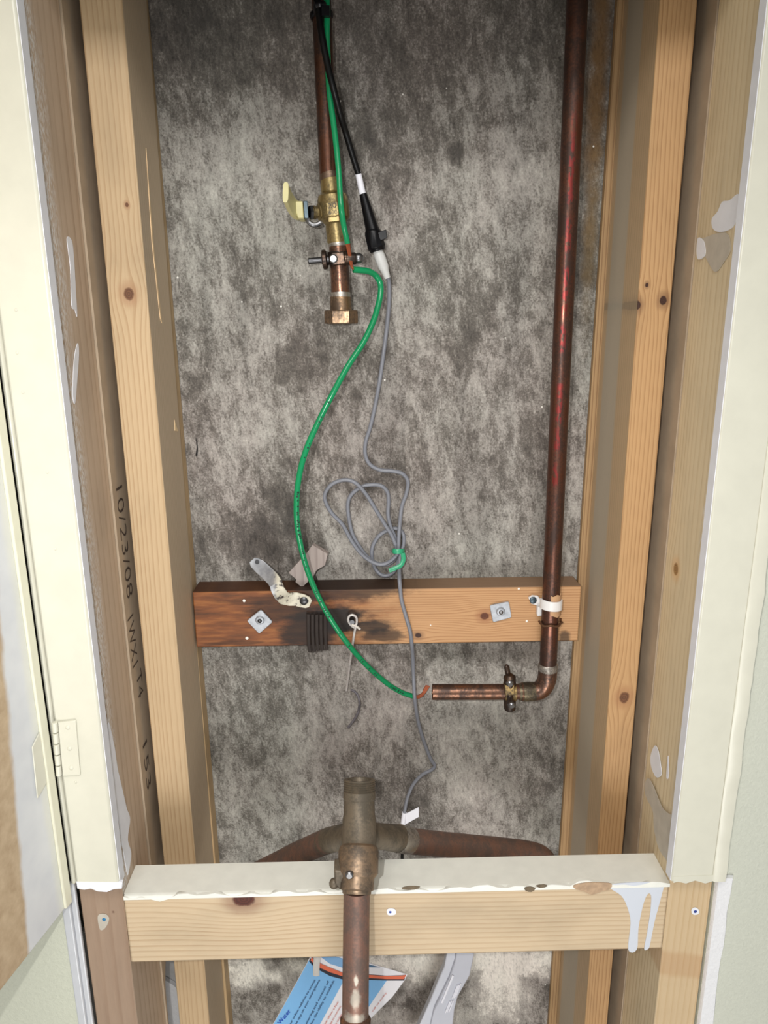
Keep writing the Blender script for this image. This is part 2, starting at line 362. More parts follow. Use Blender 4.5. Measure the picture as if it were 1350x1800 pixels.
def red_print(t, c, x, y, z):
    n = t.noise(t.comb(t.math('MULTIPLY', x, 2.5), 0, z), 120, 2, .5); n2 = t.noise(t.comb(0, 0, z), 26, 2)
    a = t.math('MULTIPLY', t.math('SUBTRACT', 1, t.step(t.math('ABSOLUTE', t.math('SUBTRACT', x, .2185)), .0022, .0040)), t.math('MULTIPLY', t.step(n, .44, .54), t.step(n2, .40, .52)))
    a = t.math('MULTIPLY', a, t.math('MULTIPLY', t.step(z, 1.27, 1.32), t.math('SUBTRACT', 1, t.step(z, 1.66, 1.72))))
    return t.mix(t.math('MULTIPLY', a, .55), c, srgb(160, 44, 48))
M_CU = copper('copper', srgb(144, 106, 86), srgb(72, 54, 46), .48, .3)
M_CU_DARK = copper('brown_copper', srgb(118, 80, 66), srgb(66, 48, 41), .46, .34, red_print)
M_CU_OLD = copper('dull_copper', srgb(138, 106, 92), srgb(100, 84, 76), .48, .48, None, .55)
M_BRASS = copper('brass', srgb(172, 152, 106), srgb(98, 84, 56), .54, .33)
M_BRONZE = copper('dull_bronze', srgb(116, 104, 88), srgb(84, 76, 64), .5, .5, None, .45)
M_BRONZE2 = copper('worn_bronze', srgb(140, 118, 96), srgb(88, 76, 64), .5, .46, None, .6)
M_NUT = copper('nut_bronze', srgb(160, 132, 104), srgb(86, 70, 56), .5, .38)
M_CLAMP = copper('clamp_bronze', srgb(92, 74, 62), srgb(46, 38, 34), .47, .34)
M_CLAMP2 = copper('clamp_brass', srgb(168, 142, 94), srgb(74, 62, 46), .5, .4)
M_SOLDER = copper('solder', srgb(190, 184, 176), srgb(104, 96, 88), .55, .4)
M_STEEL = plain('steel', srgb(130, 130, 132), .34, .95, .15)
M_DSTEEL = plain('dark_steel', srgb(84, 84, 86), .34, .9, .2)
M_GALV = plain('galvanised', srgb(178, 182, 188), .5, .55, .18, 140)
M_ZINC = plain('blue_zinc', srgb(84, 98, 106), .4, .7, .2, 120)
M_GREEN = plain('green_insulation', srgb(16, 136, 84), .22, 0, .06, 50)
M_GREENTIE = plain('green_tie', srgb(50, 158, 114), .35, 0, .05)
M_BLACK = plain('black_jacket', srgb(12, 12, 13), .38, 0, .1, spec=.3)
M_BLACKP = plain('black_plastic', srgb(10, 10, 14), .32, 0, .1, spec=.3)
M_GREY = plain('grey_jacket', srgb(124, 126, 134), .4, 0, .05)
M_LABEL = plain('white_label', srgb(232, 232, 240), .5, 0, .02)
M_YEL = plain('yellow_vinyl', srgb(204, 196, 144), .45, 0, .06)
M_BARE = plain('bright_copper', srgb(196, 112, 80), .28, .9, .12)
M_GREYWOOD = wood('grey_shim_wood', srgb(160, 148, 142), srgb(120, 106, 102), 'Z', 120, [], 1.0, 6.4)
M_CARD = plain('cardboard', srgb(190, 150, 112), .8, 0, .08)
M_DARKSTRIP = plain('charred_strip', srgb(40, 30, 25), .7, 0, .25, 90)
M_STRAP = plain('white_strap', srgb(226, 224, 222), .35, 0, .03)
M_SPECK = plain('speck', srgb(240, 236, 228), .6, 0, .02)
M_DARKGAP = plain('crack', srgb(12, 11, 11), .9)
def boot():
    t = NT('milky_plastic'); t.b.inputs['Transmission Weight'].default_value = .25; t.b.inputs['IOR'].default_value = 1.4
    return t.out(srgb(226, 226, 224), .4)
M_BOOT = boot()
def bracket_mat():
    t = NT('painted_bracket'); n = t.noise(t.pos, 150, 5); x, y, z = t.xyz()
    pnt = t.ramp(n, [(.36, srgb(70, 62, 60)), (.44, srgb(196, 190, 172)), (.75, srgb(222, 216, 196))])
    gal = t.ramp(t.noise(t.pos, 70, 4), [(.3, srgb(128, 130, 136)), (.7, srgb(190, 192, 196))])
    m = t.step(x, at(478, 1030, .85).x, at(490, 1030, .85).x)
    return t.out(t.mix(m, gal, pnt), .45, t.math('MULTIPLY', t.math('SUBTRACT', 1, m), .6))
M_BRKT = bracket_mat()
M_PALE = plain('pale_plastic', srgb(206, 208, 216), .4, 0, .02)
M_PAPER = plain('paper', srgb(226, 224, 228), .45, 0, .02)
M_PBLUE = plain('print_blue', srgb(120, 176, 222), .4, 0, .02)
M_PDBLUE = plain('print_deep_blue', srgb(30, 74, 176), .4, 0, .02)
M_PNAVY = plain('print_navy', srgb(24, 28, 46), .4, 0, .05)
M_PORANGE = plain('print_orange', srgb(216, 104, 72), .4, 0, .03)
M_PTXT = plain('print_text', srgb(48, 78, 112), .5, 0, .02)
M_PRED = plain('print_red_text', srgb(206, 128, 116), .5, 0, .02)

# ------------------------------------------------------------------ setting
ZT = 2.45
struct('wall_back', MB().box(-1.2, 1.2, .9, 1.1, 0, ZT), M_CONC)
struct('floor', MB().box(-1.2, 1.2, -1.6, 1.1, -.1, 0), plain('floor_screed', srgb(170, 164, 154), .7))
struct('ceiling', MB().box(-1.2, 1.2, -.75, 1.1, ZT, ZT+.1), plain('ceiling_white', srgb(235, 235, 230), .8))
struct('wall_left', MB().box(-1.2, -.3325, .672, .688, 0, ZT), M_WALL2)
struct('wall_right', MB().box(.376, 1.2, .672, .688, 0, ZT), M_WALL)
struct('wall_top', MB().box(-.3325, .376, .690, .77, 1.80, ZT), M_WALL)
# painted frame boards
def tapered(x0, x1, y0, y1, z0, z1): return MB().box(x0, x1, y0, y1, z0, z1)
mb = MB().box(-.3125, -.2668, .660, .6735, .9195, 2.1)
mb.box(-.3196, -.3140, .6635, .6735, .9195, 2.1)
t1 = struct('trim_1', mb, M_CREAM, .0028)
tp = MB()      # ragged lower lip of the paint film
tp.prism([at(px, py, .6598) for px, py in [(134, 1550), (215, 1551), (214, 1562), (200, 1563), (188, 1568), (172, 1567), (160, 1562), (148, 1564), (136, 1562)]], (0, .004, 0))
link('paint_lip', tp, M_WHITE, t1)
sm = MB()      # white primer return edge
sm.prism([(-.2668, .6612, .9205), (-.2668, .6745, .9205), (-.2668, .6745, 2.1), (-.2668, .6612, 2.1)], (.0006, 0, 0)); link('primed_edge', sm, M_WHITE, t1)
for (px, py) in [(28, 545), (30, 620), (40, 690), (97, 965), (83, 830), (133, 1375)]:
    b = MB(); p = at(px, py, .6598); b.ball(p, .0013, 1, .45, 1.2, 8); link('paint_drop', b, M_CREAM, t1)
mb = MB().box(.3215, .3668, .660, .6720, .9085, 2.1)
t2 = struct('trim_2', mb, M_CREAM, .0015)
cb = MB(); zz = .9085; seq = []
N = 90
for i in range(N+1):
    z = .9085+(2.1-.9085)*i/N; seq.append((z, .3832+random.uniform(-.0008, .0008), .6585+random.uniform(-.0006, .0006)))
vs = []; fs = []
for z, xo, yo in seq: vs += [(.3662, .6598, z), (.3685, yo, z), (xo-.003, yo+.0004, z), (xo, .664, z), (xo, .6725, z), (.3662, .6725, z)]
for i in range(N):
    for k in range(6): fs.append((i*6+k, i*6+(k+1) % 6, (i+1)*6+(k+1) % 6, (i+1)*6+k))
fs += [tuple(range(6)), tuple(range(N*6, N*6+6))]
cb.add(vs, fs); link('caulk_bead', cb, M_CREAM, t2, 0, 50)
sm = MB(); sm.prism([(.3215, .6612, .9095), (.3215, .6735, .9095), (.3215, .6735, 2.1), (.3215, .6612, 2.1)], (-.0006, 0, 0)); link('primed_edge', sm, M_WHITE, t2)
tp = MB(); tp.prism([at(px, py, .6596) for px, py in [(1183, 1541), (1262, 1538), (1263, 1546), (1240, 1553), (1222, 1548), (1206, 1553), (1192, 1550), (1184, 1552)]], (0, .004, 0)); link('paint_lip', tp, M_CREAM, t2)
# plaster edge at the lower right and metal bead at the lower left
mb = MB(); vs = []; N = 40
for i in range(N+1):
    z = .905*i/N; r = random.uniform(-.0010, .0010); vs += [(.3762, .6700, z), (.3775, .6672, z), (.3915+r, .6668, z), (.3945+r, .6715, z), (.3762, .6735, z)]
fs = [(i*5+k, i*5+(k+1) % 5, (i+1)*5+(k+1) % 5, (i+1)*5+k) for i in range(N) for k in range(5)] + [tuple(range(5)), tuple(range(N*5, N*5+5))]
mb.add(vs, fs); struct('trim_3', mb, M_PLASTER)
mb = MB(); mb.box(-.3335, -.3245, .6655, .674, 0, .917); mb.box(-.3245, -.3185, .6690, .674, 0, .917)
struct('trim_4', mb, plain('grey_bead', srgb(206, 208, 212), .4, .1, .04), .0012)

# ------------------------------------------------------------------ access door and hinge
DA = math.atan2(.022, .10)           # the door stands open a little past square
DOOR_X = -.326
mb = MB()
def dp(s, tn, z): # s metres from the hinge side, tn thickness away from the cavity
    return Vector((-.3198 - s*math.sin(DA)*1.0 - tn*math.cos(DA), .652 - s*math.cos(DA) + tn*math.sin(DA), z))
M_DOOR = door_face()
mb.hexa([dp(0, 0, .905), dp(.30, 0, .905), dp(.30, .018, .905), dp(0, .018, .905), dp(0, 0, 2.02), dp(.30, 0, 2.02), dp(.30, .018, 2.02), dp(0, .018, 2.02)])
door = struct('door_1', mb, M_DOOR, .001)
mb = MB(); mb.hexa([dp(-.004, -.0035, .9065), dp(.007, -.0035, .9065), dp(.007, 0, .9065), dp(-.004, 0, .9065), dp(-.004, -.0035, 2.02), dp(.007, -.0035, 2.02), dp(.007, 0, 2.02), dp(-.004, 0, 2.02)])
link('edge_strip', mb, plain('cream_edge', srgb(224, 222, 200), .4, 0, .03), door, .0012)
hz0, hz1 = at(105, 1366, .659).z, at(105, 1268, .659).z
hg = thing('hinge', 'small butt hinge painted over in cream, between the open door and the left frame board', 'hinge', at(105, 1366, .657))
mb = MB(); mb.prism([at(px, py, .6593) for px, py in [(103, 1268), (134, 1265), (142, 1361), (112, 1363)]], (0, -.0016, 0)); link('leaf', mb, M_CREAM, hg, .0004)
mb = MB(); mb.prism([dp(.0072, -.0008, hz1-.003), dp(.020, -.0008, hz1-.011), dp(.023, -.0008, hz0-.003), dp(.0072, -.0008, hz0+.004)], (.0011, 0, 0)); link('leaf', mb, M_CREAM, hg, .0004)
ax0 = at(104, 1364, .6575); ax1 = at(96, 1268, .6575)
for i in range(5):
    a = ax0.lerp(ax1, i/5+.012); b = ax0.lerp(ax1, (i+1)/5-.012); mb = MB(); mb.lathe(a, b, [(0, .0029), (1, .0029)], 16); link('knuckle', mb, M_CREAM, hg, .0005)
for (px, py) in [(119, 1279), (122, 1316), (125, 1350)]:
    mb = MB(); p = at(px, py, .6576); mb.ball(p, .0024, 1, .35, 1, 12); link('screw', mb, M_CREAM, hg)

# ------------------------------------------------------------------ framing
def paint_patch(parent, name, pts, mat, nvec, th=.0005, sub=5):
    P = smooth_path(pts, sub, True); mb = MB(); mb.prism(P, Vector(nvec)*th); return link(name, mb, mat, parent, 0, 60)
STUD = 'upright studs of the cavity'
sl = link('wall_stud', MB().box(-.2595, -.2200, .785, .874, 0, ZT), M_STUD_L, None, .0012)
tag(sl, 'pale upright pine stud with one round knot, left of the concrete', 'stud')
# torn slivers on the inner side of the left stud
mb = MB(); mb.prism([at_x(px, py, -.2199) for px, py in [(256, 260), (259, 300), (271, 450), (284, 568), (281, 560), (266, 420)]], (.0006, 0, 0)); link('torn_sliver', mb, plain('fresh_splinter', srgb(236, 204, 160), .6), sl)
mb = MB(); mb.prism([at_x(px, py, -.2199) for px, py in [(306, 738), (312, 758), (307, 757)]], (.0006, 0, 0)); link('torn_sliver', mb, plain('fresh_splinter_b', srgb(232, 204, 160), .6), sl)
mb = MB(); mb.hexa([(.2885, .785, 0), (.3165, .785, 0), (.3165, .8905, 0), (.2795, .8905, 0), (.2765, .785, ZT), (.3150, .785, ZT), (.3150, .8905, ZT), (.2790, .8905, ZT)])
sr = link('wall_stud', mb, M_STUD_R, None, .0012)
tag(sr, 'orange upright pine stud with straight grain and dark knots, right of the tall copper pipe', 'stud')
mb = MB(); mb.hexa([(-.262, .8745, 0), (-.2130, .8745, 0), (-.2130, .8995, 0), (-.262, .8995, 0), (-.262, .8745, ZT), (-.2290, .8745, ZT), (-.2290, .8995, ZT), (-.262, .8995, ZT)])
tag(link('furring_strip', mb, M_FURR, None, .0008), 'thin furring strip behind the left stud, against the concrete', 'furring strip')
mb = MB(); mb.hexa([(.2668, .8910, 0), (.31, .8910, 0), (.31, .8995, 0), (.2668, .8995, 0), (.2735, .8910, ZT), (.31, .8910, ZT), (.31, .8995, ZT), (.2735, .8995, ZT)])
tag(link('furring_strip', mb, wood('aged_furring', srgb(168, 136, 96), srgb(128, 96, 62), 'Z', 200, [], 1.0, 8.6), None, .0008), 'narrow furring strip behind the right stud, against the concrete', 'furring strip')
jl = link('jack_stud', MB().box(-.3165, -.2705, .674, .7650, 0, ZT), M_JACK_L, None, .0012)
tag(jl, 'grey-brown weathered jack stud with smeared white paint, behind the left cream frame board', 'stud')
jr = link('jack_stud', MB().box(.3270, .3745, .674, .7650, 0, ZT), M_JACK_R, None, .0012)
tag(jr, 'yellowish jack stud with white paint dabs, behind the right cream frame board', 'stud')
XL = -.2705; XR = .3270
for poly, m in [([(117, 420), (125, 422), (129, 450), (133, 520), (135, 556), (131, 545), (125, 535), (123, 470)], M_WHITE),
                ([(136, 603), (138, 625), (134, 680), (131, 710), (127, 690), (130, 630)], M_WHITE),
                ([(190, 1270), (200, 1310), (206, 1350), (214, 1385), (222, 1420), (228, 1440), (224, 1475), (230, 1500), (226, 1530), (222, 1530), (206, 1430), (194, 1340)], M_WHITE)]:
    paint_patch(jl, 'paint_smear', [at_x(px, py, XL+.0002) for px, py in poly], m, (1, 0, 0))
dab = 0
for poly, m in [([(1297, 341), (1283, 352), (1270, 355), (1262, 372), (1252, 385), (1254, 402), (1268, 408), (1288, 400), (1296, 380), (1301, 350)], M_WHITE),
                ([(1226, 420), (1238, 418), (1262, 410), (1280, 412), (1284, 440), (1272, 462), (1258, 478), (1245, 460), (1236, 440)], M_TAUPE),
                ([(1228, 418), (1238, 425), (1240, 448), (1228, 456), (1225, 440)], M_WHITE),
                ([(1151, 1311), (1157, 1318), (1162, 1345), (1163, 1362), (1154, 1366), (1146, 1350), (1144, 1330)], M_WHITE),
                ([(1175, 1328), (1176, 1350), (1175, 1368), (1172, 1366), (1173, 1345)], M_WHITE),
                ([(1140, 1368), (1148, 1380), (1158, 1405), (1165, 1420), (1176, 1430), (1190, 1440), (1188, 1510), (1183, 1530), (1172, 1512), (1158, 1490), (1150, 1455), (1148, 1425), (1136, 1400), (1134, 1378)], M_TAUPE)]:
    paint_patch(jr, 'paint_dab', [at_x(px, py, XR-.0002-dab*.0003) for px, py in poly], m, (-1, 0, 0)); dab += 1
def screw(parent, p, r, mat, name='screw'):
    mb = MB(); mb.lathe(p+Vector((0, .0008, 0)), p-Vector((0, .0009, 0)), [(0, r), (.7, r), (1, r*.7)], 14); mb2 = MB()
    return link(name, mb, mat, parent)
M_BLUE = plain('blue_screw', srgb(52, 128, 178), .4, .3); M_DBLUE = plain('dark_blue_screw', srgb(52, 70, 150), .4, .3)
screw(jl, at(183, 1616, .6738), .0021, M_BLUE); screw(jr, at(1222, 1602, .6738), .0019, M_DBLUE)
paint_patch(jl, 'primer_spot', [at(px, py, .6737) for px, py in [(172, 1610), (184, 1606), (192, 1614), (186, 1630), (176, 1634)]], M_TAUPE, (0, -1, 0), .0002)
paint_patch(jr, 'primer_spot', [at(px, py, .6737) for px, py in [(1216, 1598), (1222, 1595), (1228, 1599), (1228, 1606), (1221, 1608), (1216, 1605)]], M_WHITE, (0, -1, 0), .0002)
# gypsum sheets on the outer side of the studs
M_GYP = plain('white_gypsum', srgb(226, 224, 218), .8, 0, .04)
mb = MB(); P = [(.7655, .30), (.7685, .30), (.7695, .60), (.7700, .655), (.7720, .672), (.7780, .690), (.7860, .698), (.8050, .712), (.90, .735), (.90, ZT), (.7655, ZT)]
mb.prism([(-.2685, yy, zz) for yy, zz in P], (-.009, 0, 0)); 
gl = tag(link('wallboard_strip', mb, M_BROWN, None), 'brown paper edge of wallboard with pencilled date, left of the left stud', 'wallboard')
def write(s, p0, p1, h):
    tx = MB(); a = at_x(*p0, -.2685); b = at_x(*p1, -.2685); text_mesh(tx, s, a, (0, 0, -1), (0, 1, 0), a.z-b.z, h, .0003, -.012)
    link('pencil_writing', tx, M_INK, gl)
write('10/23/08', (202, 846), (221, 1058), .021); write('1WX1', (223, 1082), (237, 1170), .021); write('T4', (239, 1185), (245, 1228), .019); write('153', (249, 1298), (257, 1395), .017)
mb = MB(); mb.box(.3258, .3368, .7655, .90, 0, ZT)
tag(link('wallboard_strip', mb, M_BROWN, None), 'plain brown paper edge of wallboard, right of the right stud', 'wallboard')
mb = MB(); mb.prism([(-.40, .835, .30), (-.2605, .835, .30), (-.2605, .835, .572), (-.2800, .835, .600), (-.40, .835, .70)], (0, .006, 0))
tag(link('board_offcut', mb, M_PLASTER, None), 'white board seen through the torn hole beside the foot of the left stud', 'board')
mb = MB(); mb.box(-.40, -.2605, .842, .86, 0, .680); tag(link('cavity_liner', mb, plain('grey_liner', srgb(176, 174, 172), .7), None), 'grey sheet inside the torn hole beside the left stud', 'sheet')

# the rail across the opening
BY0, BY1, BZ0, BZ1 = .6735, .720, .8060, .8940
bx0, bx1 = XL+.0003, XR-.0003
bm_ = MB().box(bx0, bx1, BY0, BY1, BZ0, BZ1)
beam = tag(link('cross_rail', bm_, M_BEAM, None, .0025), 'pine rail with cream painted top and white paint drips, across the bottom of the opening', 'rail')
mb = MB(); mb.prism([(bx0, BY0+.004, BZ1), (bx1, BY0+.004, BZ1), (bx1, BY1, BZ1), (bx0, BY1, BZ1)], (0, 0, .0012)); link('painted_top', mb, M_CREAM2, beam)
lip = [(216, 1566), (1181, 1545)]
low = []
for i in range(61):
    px = 217+(1178-217)*i/60; base = 1577-24*(px-217)/(961); dy = 2.5*math.sin(i*1.7)+2*math.sin(i*.61)
    if 250 < px < 305: dy += 7*math.sin((px-250)/55*math.pi)
    if 1010 < px < 1078: dy -= 6
    if 800 < px < 960: dy -= 2
    low.append((px, base+dy))
mb = MB(); up = [(px, py-14) for px, py in low]
P = [at(px, py, BY0-.0010) for px, py in low]; k = len(P)
rows = [P]
for (yy, zz) in [(BY0-.0012, BZ1-.0030), (BY0-.0006, BZ1-.0008), (BY0+.0012, BZ1+.0008), (BY0+.0042, BZ1+.0012), (BY0+.0042, BZ1-.002)]:
    rows.append([Vector((p.x, yy, min(zz, max(zz, p.z)))) for p in P])
rows.append([p+Vector((0, .004, 0)) for p in P])
vs = [q for r in rows for q in r]; nr = len(rows)
mb.add(vs, [(a*k+i, a*k+i+1, ((a+1) % nr)*k+i+1, ((a+1) % nr)*k+i) for a in range(nr) for i in range(k-1)])
link('paint_lip', mb, M_CREAM2, beam, 0, 60)
dr = [(1070, 1556), (1092, 1574), (1103, 1596), (1108, 1622), (1104, 1668.5), (1119, 1668), (1122, 1630), (1130, 1590), (1138, 1571), (1144, 1574), (1143, 1600), (1137, 1640), (1132, 1667), (1138, 1667.5), (1142, 1660), (1150, 1620), (1158, 1590), (1166, 1560), (1168, 1552), (1120, 1550)]
paint_patch(beam, 'paint_drip', [at(px, py, BY0-.0002) for px, py in dr], M_WHITEP, (0, -1, 0), .0008, 4)
ch = [(1008, 1556), (1030, 1551), (1060, 1551), (1075, 1553), (1072, 1562), (1058, 1566), (1040, 1572), (1026, 1566), (1012, 1562)]
paint_patch(beam, 'bare_chip', [at(px, py, BY0-.0013) for px, py in ch], plain('bare_chip', srgb(178, 150, 122), .8, 0, .15, 200), (0, -1, 0), .0008, 2)
for pp in ([(922, 1560), (932, 1558), (941, 1561), (934, 1567), (924, 1565)], [(942, 1556), (956, 1554), (962, 1557), (950, 1560)], [(706, 1560), (720, 1557), (738, 1558), (728, 1563), (712, 1563)]):
    paint_patch(beam, 'bare_chip', [at(px, py, BY0-.0013) for px, py in pp], plain('dark_chip', srgb(110, 96, 76), .8, 0, .2, 200), (0, -1, 0), .0008, 2)
paint_patch(beam, 'screw_filler', [at(px, py, BY0-.0003) for px, py in [(681, 1598), (694, 1598), (695, 1607), (682, 1608)]], M_WHITE, (0, -1, 0), .0003)
screw(beam, at(686, 1603, BY0-.0004), .0015, M_DBLUE)

# ------------------------------------------------------------------ board on the concrete
cl = tag(link('wall_cleat', MB().box(-.2175, .2655, .862, .8995, CLEAT_Z0, CLEAT_Z1), M_CLEAT, None, .0015), 'horizontal timber cleat, red-stained and charred at left, bolted to the concrete', 'timber')
for (px, py, r) in [(429, 1056, 2.6), (434, 1122, 2.8), (912, 1035, 2.0), (926, 1092, 2.2), (757, 1099, 1.2)]:
    mb = MB(); p = at(px, py, .8618); mb.ball(p, pr(2*r, px, py, .862), 1, .3, 1.1, 10); link('paint_fleck', mb, M_SPECK, cl)
def washer(poly, c, lab, bolt):
    t = thing('square_washer', lab, 'washer', at(*c, .861), 'square washers on the cleat')
    P = [at(px, py, .8617) for px, py in poly]; Q = []
    n = len(P)
    for i in range(n):
        a, b, d = P[i-1], P[i], P[(i+1) % n]; Q += [b.lerp(a, .13), b.lerp(a, .04).lerp(b.lerp(d, .04), .5), b.lerp(d, .13)]
    mb = MB(); mb.prism(Q, (0, -.0028, 0)); link('plate', mb, M_GALV, t, .0006)
    p = at(*c, .8588); mb = MB(); mb.lathe(p, p+Vector((0, -.0026, 0)), [(0, .0058), (.35, .0055), (.9, .0046), (1, .0034)], 18); link('bolt_ring', mb, M_GALV, t)
    mb = MB(); mb.ball(p+Vector((0, -.0028, 0)), .0028, 1, .8, 1, 12); link('bolt_tip', mb, bolt, t)
washer([(459, 1070), (480, 1092), (456, 1113), (434, 1090)], (457, 1090), 'diamond-turned galvanised square washer and bolt, left end of the timber cleat', M_DSTEEL)
washer([(860, 1063), (894, 1056), (899, 1084), (866, 1093)], (880, 1075), 'galvanised square washer and bolt left of the tall copper pipe', M_STEEL)
# bent strap bracket
br = thing('pipe_strap', 'bent metal strap, half painted white, hanging at the left of the cleat', 'bracket', at(525, 1056, .861))
def strapped(center, wid, th):     # centre line (px,py,Y), widths in px
    L = [at(*p) for p in center]; mb = MB(); vs = []
    n = len(L)
    for i in range(n):
        T = (L[min(i+1, n-1)]-L[max(i-1, 0)]).normalized(); v = ray(center[i][0], center[i][1]).normalized()
        s = T.cross(Vector((0, 1, 0))).normalized(); nn = s.cross(T).normalized()
        hw = pr(wid[i], *center[i]); vs += [L[i]-s*hw-nn*th/2, L[i]+s*hw-nn*th/2, L[i]+s*hw+nn*th/2, L[i]-s*hw+nn*th/2]
    fs = [(i*4+k, i*4+(k+1) % 4, (i+1)*4+(k+1) % 4, (i+1)*4+k) for i in range(n-1) for k in range(4)]+[(3, 2, 1, 0), tuple(range((n-1)*4, n*4))]
    mb.add(vs, fs); return mb
cen = [(443, 984, .862), (447, 988, .862), (456, 995, .861), (468, 1006, .858), (479, 1017, .852), (485, 1026, .846), (488, 1036, .845), (494, 1046, .848), (501, 1052, .854), (510, 1053, .8585), (520, 1053, .8595), (532, 1056, .8595), (541, 1059, .8595), (546, 1061, .8595)]
wid = [12, 20, 25, 25, 25, 24, 24, 25, 26, 25, 25, 25, 22, 13]
link('strap', strapped(cen, wid, .0022), M_BRKT, br, .0004)
p = at(452, 988, .8598); mb = MB(); mb.lathe(p, p+Vector((0, -.0006, 0)), [(0, .0026), (1, .0026)], 14); link('screw_hole', mb, M_DSTEEL, br)
p = at(534, 1056, .8585); mb = MB(); mb.lathe(p, p+Vector((0, -.0022, 0)), [(0, .0052), (.5, .0052), (1, .0032)], 16); link('screw', mb, M_DSTEEL, br)
# wooden shim leaning on the cleat
mb = MB(); poly = [(549, 958), (576, 974), (571, 994), (556, 1003), (548, 1018), (543, 1021), (531, 1033), (519, 1023), (521, 1019), (507, 1007), (540, 971)]
mb.prism([at(px, py, .876) for px, py in poly], (.0015, .0075, .0005)); tag(link('wood_shim', mb, M_GREYWOOD, None, .0004), 'grey broken wood shim tucked behind the green wire, on top of the cleat', 'shim')
# ridged dark strip hanging on the cleat
rs = thing('ridged_strip', 'dark charred ridged strip folded over the lower edge of the cleat', 'strip', at(560, 1145, .86))
for i in range(5):
    x0 = 539+7.4*i
    mb = MB(); mb.tube([at(x0+3, 1079+i*.5, .8585), at(x0+3, 1110, .858), at(x0+4, 1132, .858), at(x0+6, 1146-i, .858)], [pr(6.6, x0, 1100, .86)]*4, 8, True, .6); link('rib', mb, M_DARKSTRIP, rs)
# eye screw and its wire
es = thing('eye_hook', 'white wire eye twisted round a screw on the cleat, its tail hanging down', 'hook', at(612, 1215, .87))
loop = [(624, 1104, .856), (616, 1098, .856), (612, 1090, .856), (614, 1083, .856), (620, 1081, .856), (626, 1085, .856), (627, 1093, .856), (625, 1102, .8545), (623, 1112, .855), (621, 1125, .856), (618, 1145, .862), (615, 1165, .872), (612, 1190, .885), (610, 1205, .892), (609, 1214, .8935)]
mb = MB(); mb.tube(wpath(loop, 6), pr(4.2, 615, 1100, .86), 10); link('wire', mb, plain('pale_wire', srgb(206, 200, 196), .45, .3, .2, 200), es)
mb = MB(); mb.tube(wpath([(618, 1098, .8545), (626, 1101, .8545), (633, 1106, .855)], 5), pr(4.2, 620, 1100, .86), 10); link('wire_end', mb, plain('pale_wire_end', srgb(214, 206, 196), .45, .2, .1), es)
p = at(619, 1090, .861); mb = MB(); mb.lathe(p, p+Vector((0, -.007, 0)), [(0, .0028), (.6, .0028), (.7, .0036), (1, .003)], 12); link('screw', mb, M_DSTEEL, es)
mb = MB(); mb.tube(wpath([(617, 1213, .896), (624, 1216, .894), (630, 1225, .893), (632, 1238, .893), (629, 1253, .8935), (621, 1267, .8945), (612, 1279, .8965)], 6), pr(4.6, 620, 1240, .9), 10)
tag(link('wire_scrap', mb, plain('speckled_wire', srgb(128, 124, 130), .4, .5, .45, 160), None), 'short curved scrap of grey wire stuck to the concrete below the eye hook', 'wire')
mb = MB(); mb.prism([at(px, py, .8998) for px, py in [(344, 768), (347, 776), (348, 790), (347, 800), (345, 804), (344, 798), (346, 788)]], (0, -.0004, 0)); tag(link('wall_crack', mb, M_DARKGAP, None), 'short black slit in the concrete beside the left stud', 'crack')

# ------------------------------------------------------------------ tall pipe on the right
YP = .846
rp = thing('copper_pipe', 'tall brown copper pipe turning left at its foot, before the right end of the cleat', 'pipe', at(960, 1230, YP))
top = at(1008, -160, YP); low = at(964, 1172, YP)
xm = (top.x+low.x)/2
R1 = pr(35.5, 1000, 300, YP)
P0 = Vector((at(1003.5, 60, YP).x, YP, 2.3)); P1 = at(963, 1176, YP)
mb = MB(); mb.tube([P0.lerp(P1, i/12) for i in range(13)], R1, 32); link('riser', mb, M_CU_DARK, rp)
bend = [at(963, 1170, YP), at(962.5, 1182, YP), at(961, 1194, YP), at(956, 1206, YP), at(948, 1213, YP), at(938, 1215.5, YP), at(916, 1216, YP)]
R2 = pr(33, 960, 1200, YP)
mb = MB(); mb.tube(smooth_path(bend, 8), R2, 32); el = link('elbow', mb, M_CU, rp)
mb = MB(); a = at(963, 1166, YP); b = at(963, 1178, YP); mb.lathe(a, b, [(0, R1), (.2, R2*1.02), (.6, R2*1.06), (1, R2)], 28); link('solder_joint', mb, M_SOLDER, rp)
mb = MB(); a = at(940, 1215.5, YP); b = at(912, 1216.2, YP); mb.lathe(a, b, [(0, R2), (.1, R2*1.03), (.75, R2*1.03), (.8, R1*1.0), (1, R1)], 28); link('coupling', mb, copper('tarnished', srgb(140, 128, 104), srgb(66, 58, 48), .5, .35), rp)
mb = MB(); a = at(918, 1216, YP); b = at(760, 1216.5, YP); Rs = pr(28, 830, 1216, YP); mb.lathe(a, b, [(0, Rs), (1, Rs), (1, Rs*.86), (.9, Rs*.86)], 32); link('stub', mb, M_CU, rp)
def ground_clamp(t, a, b, R, side, studlen):
    pass
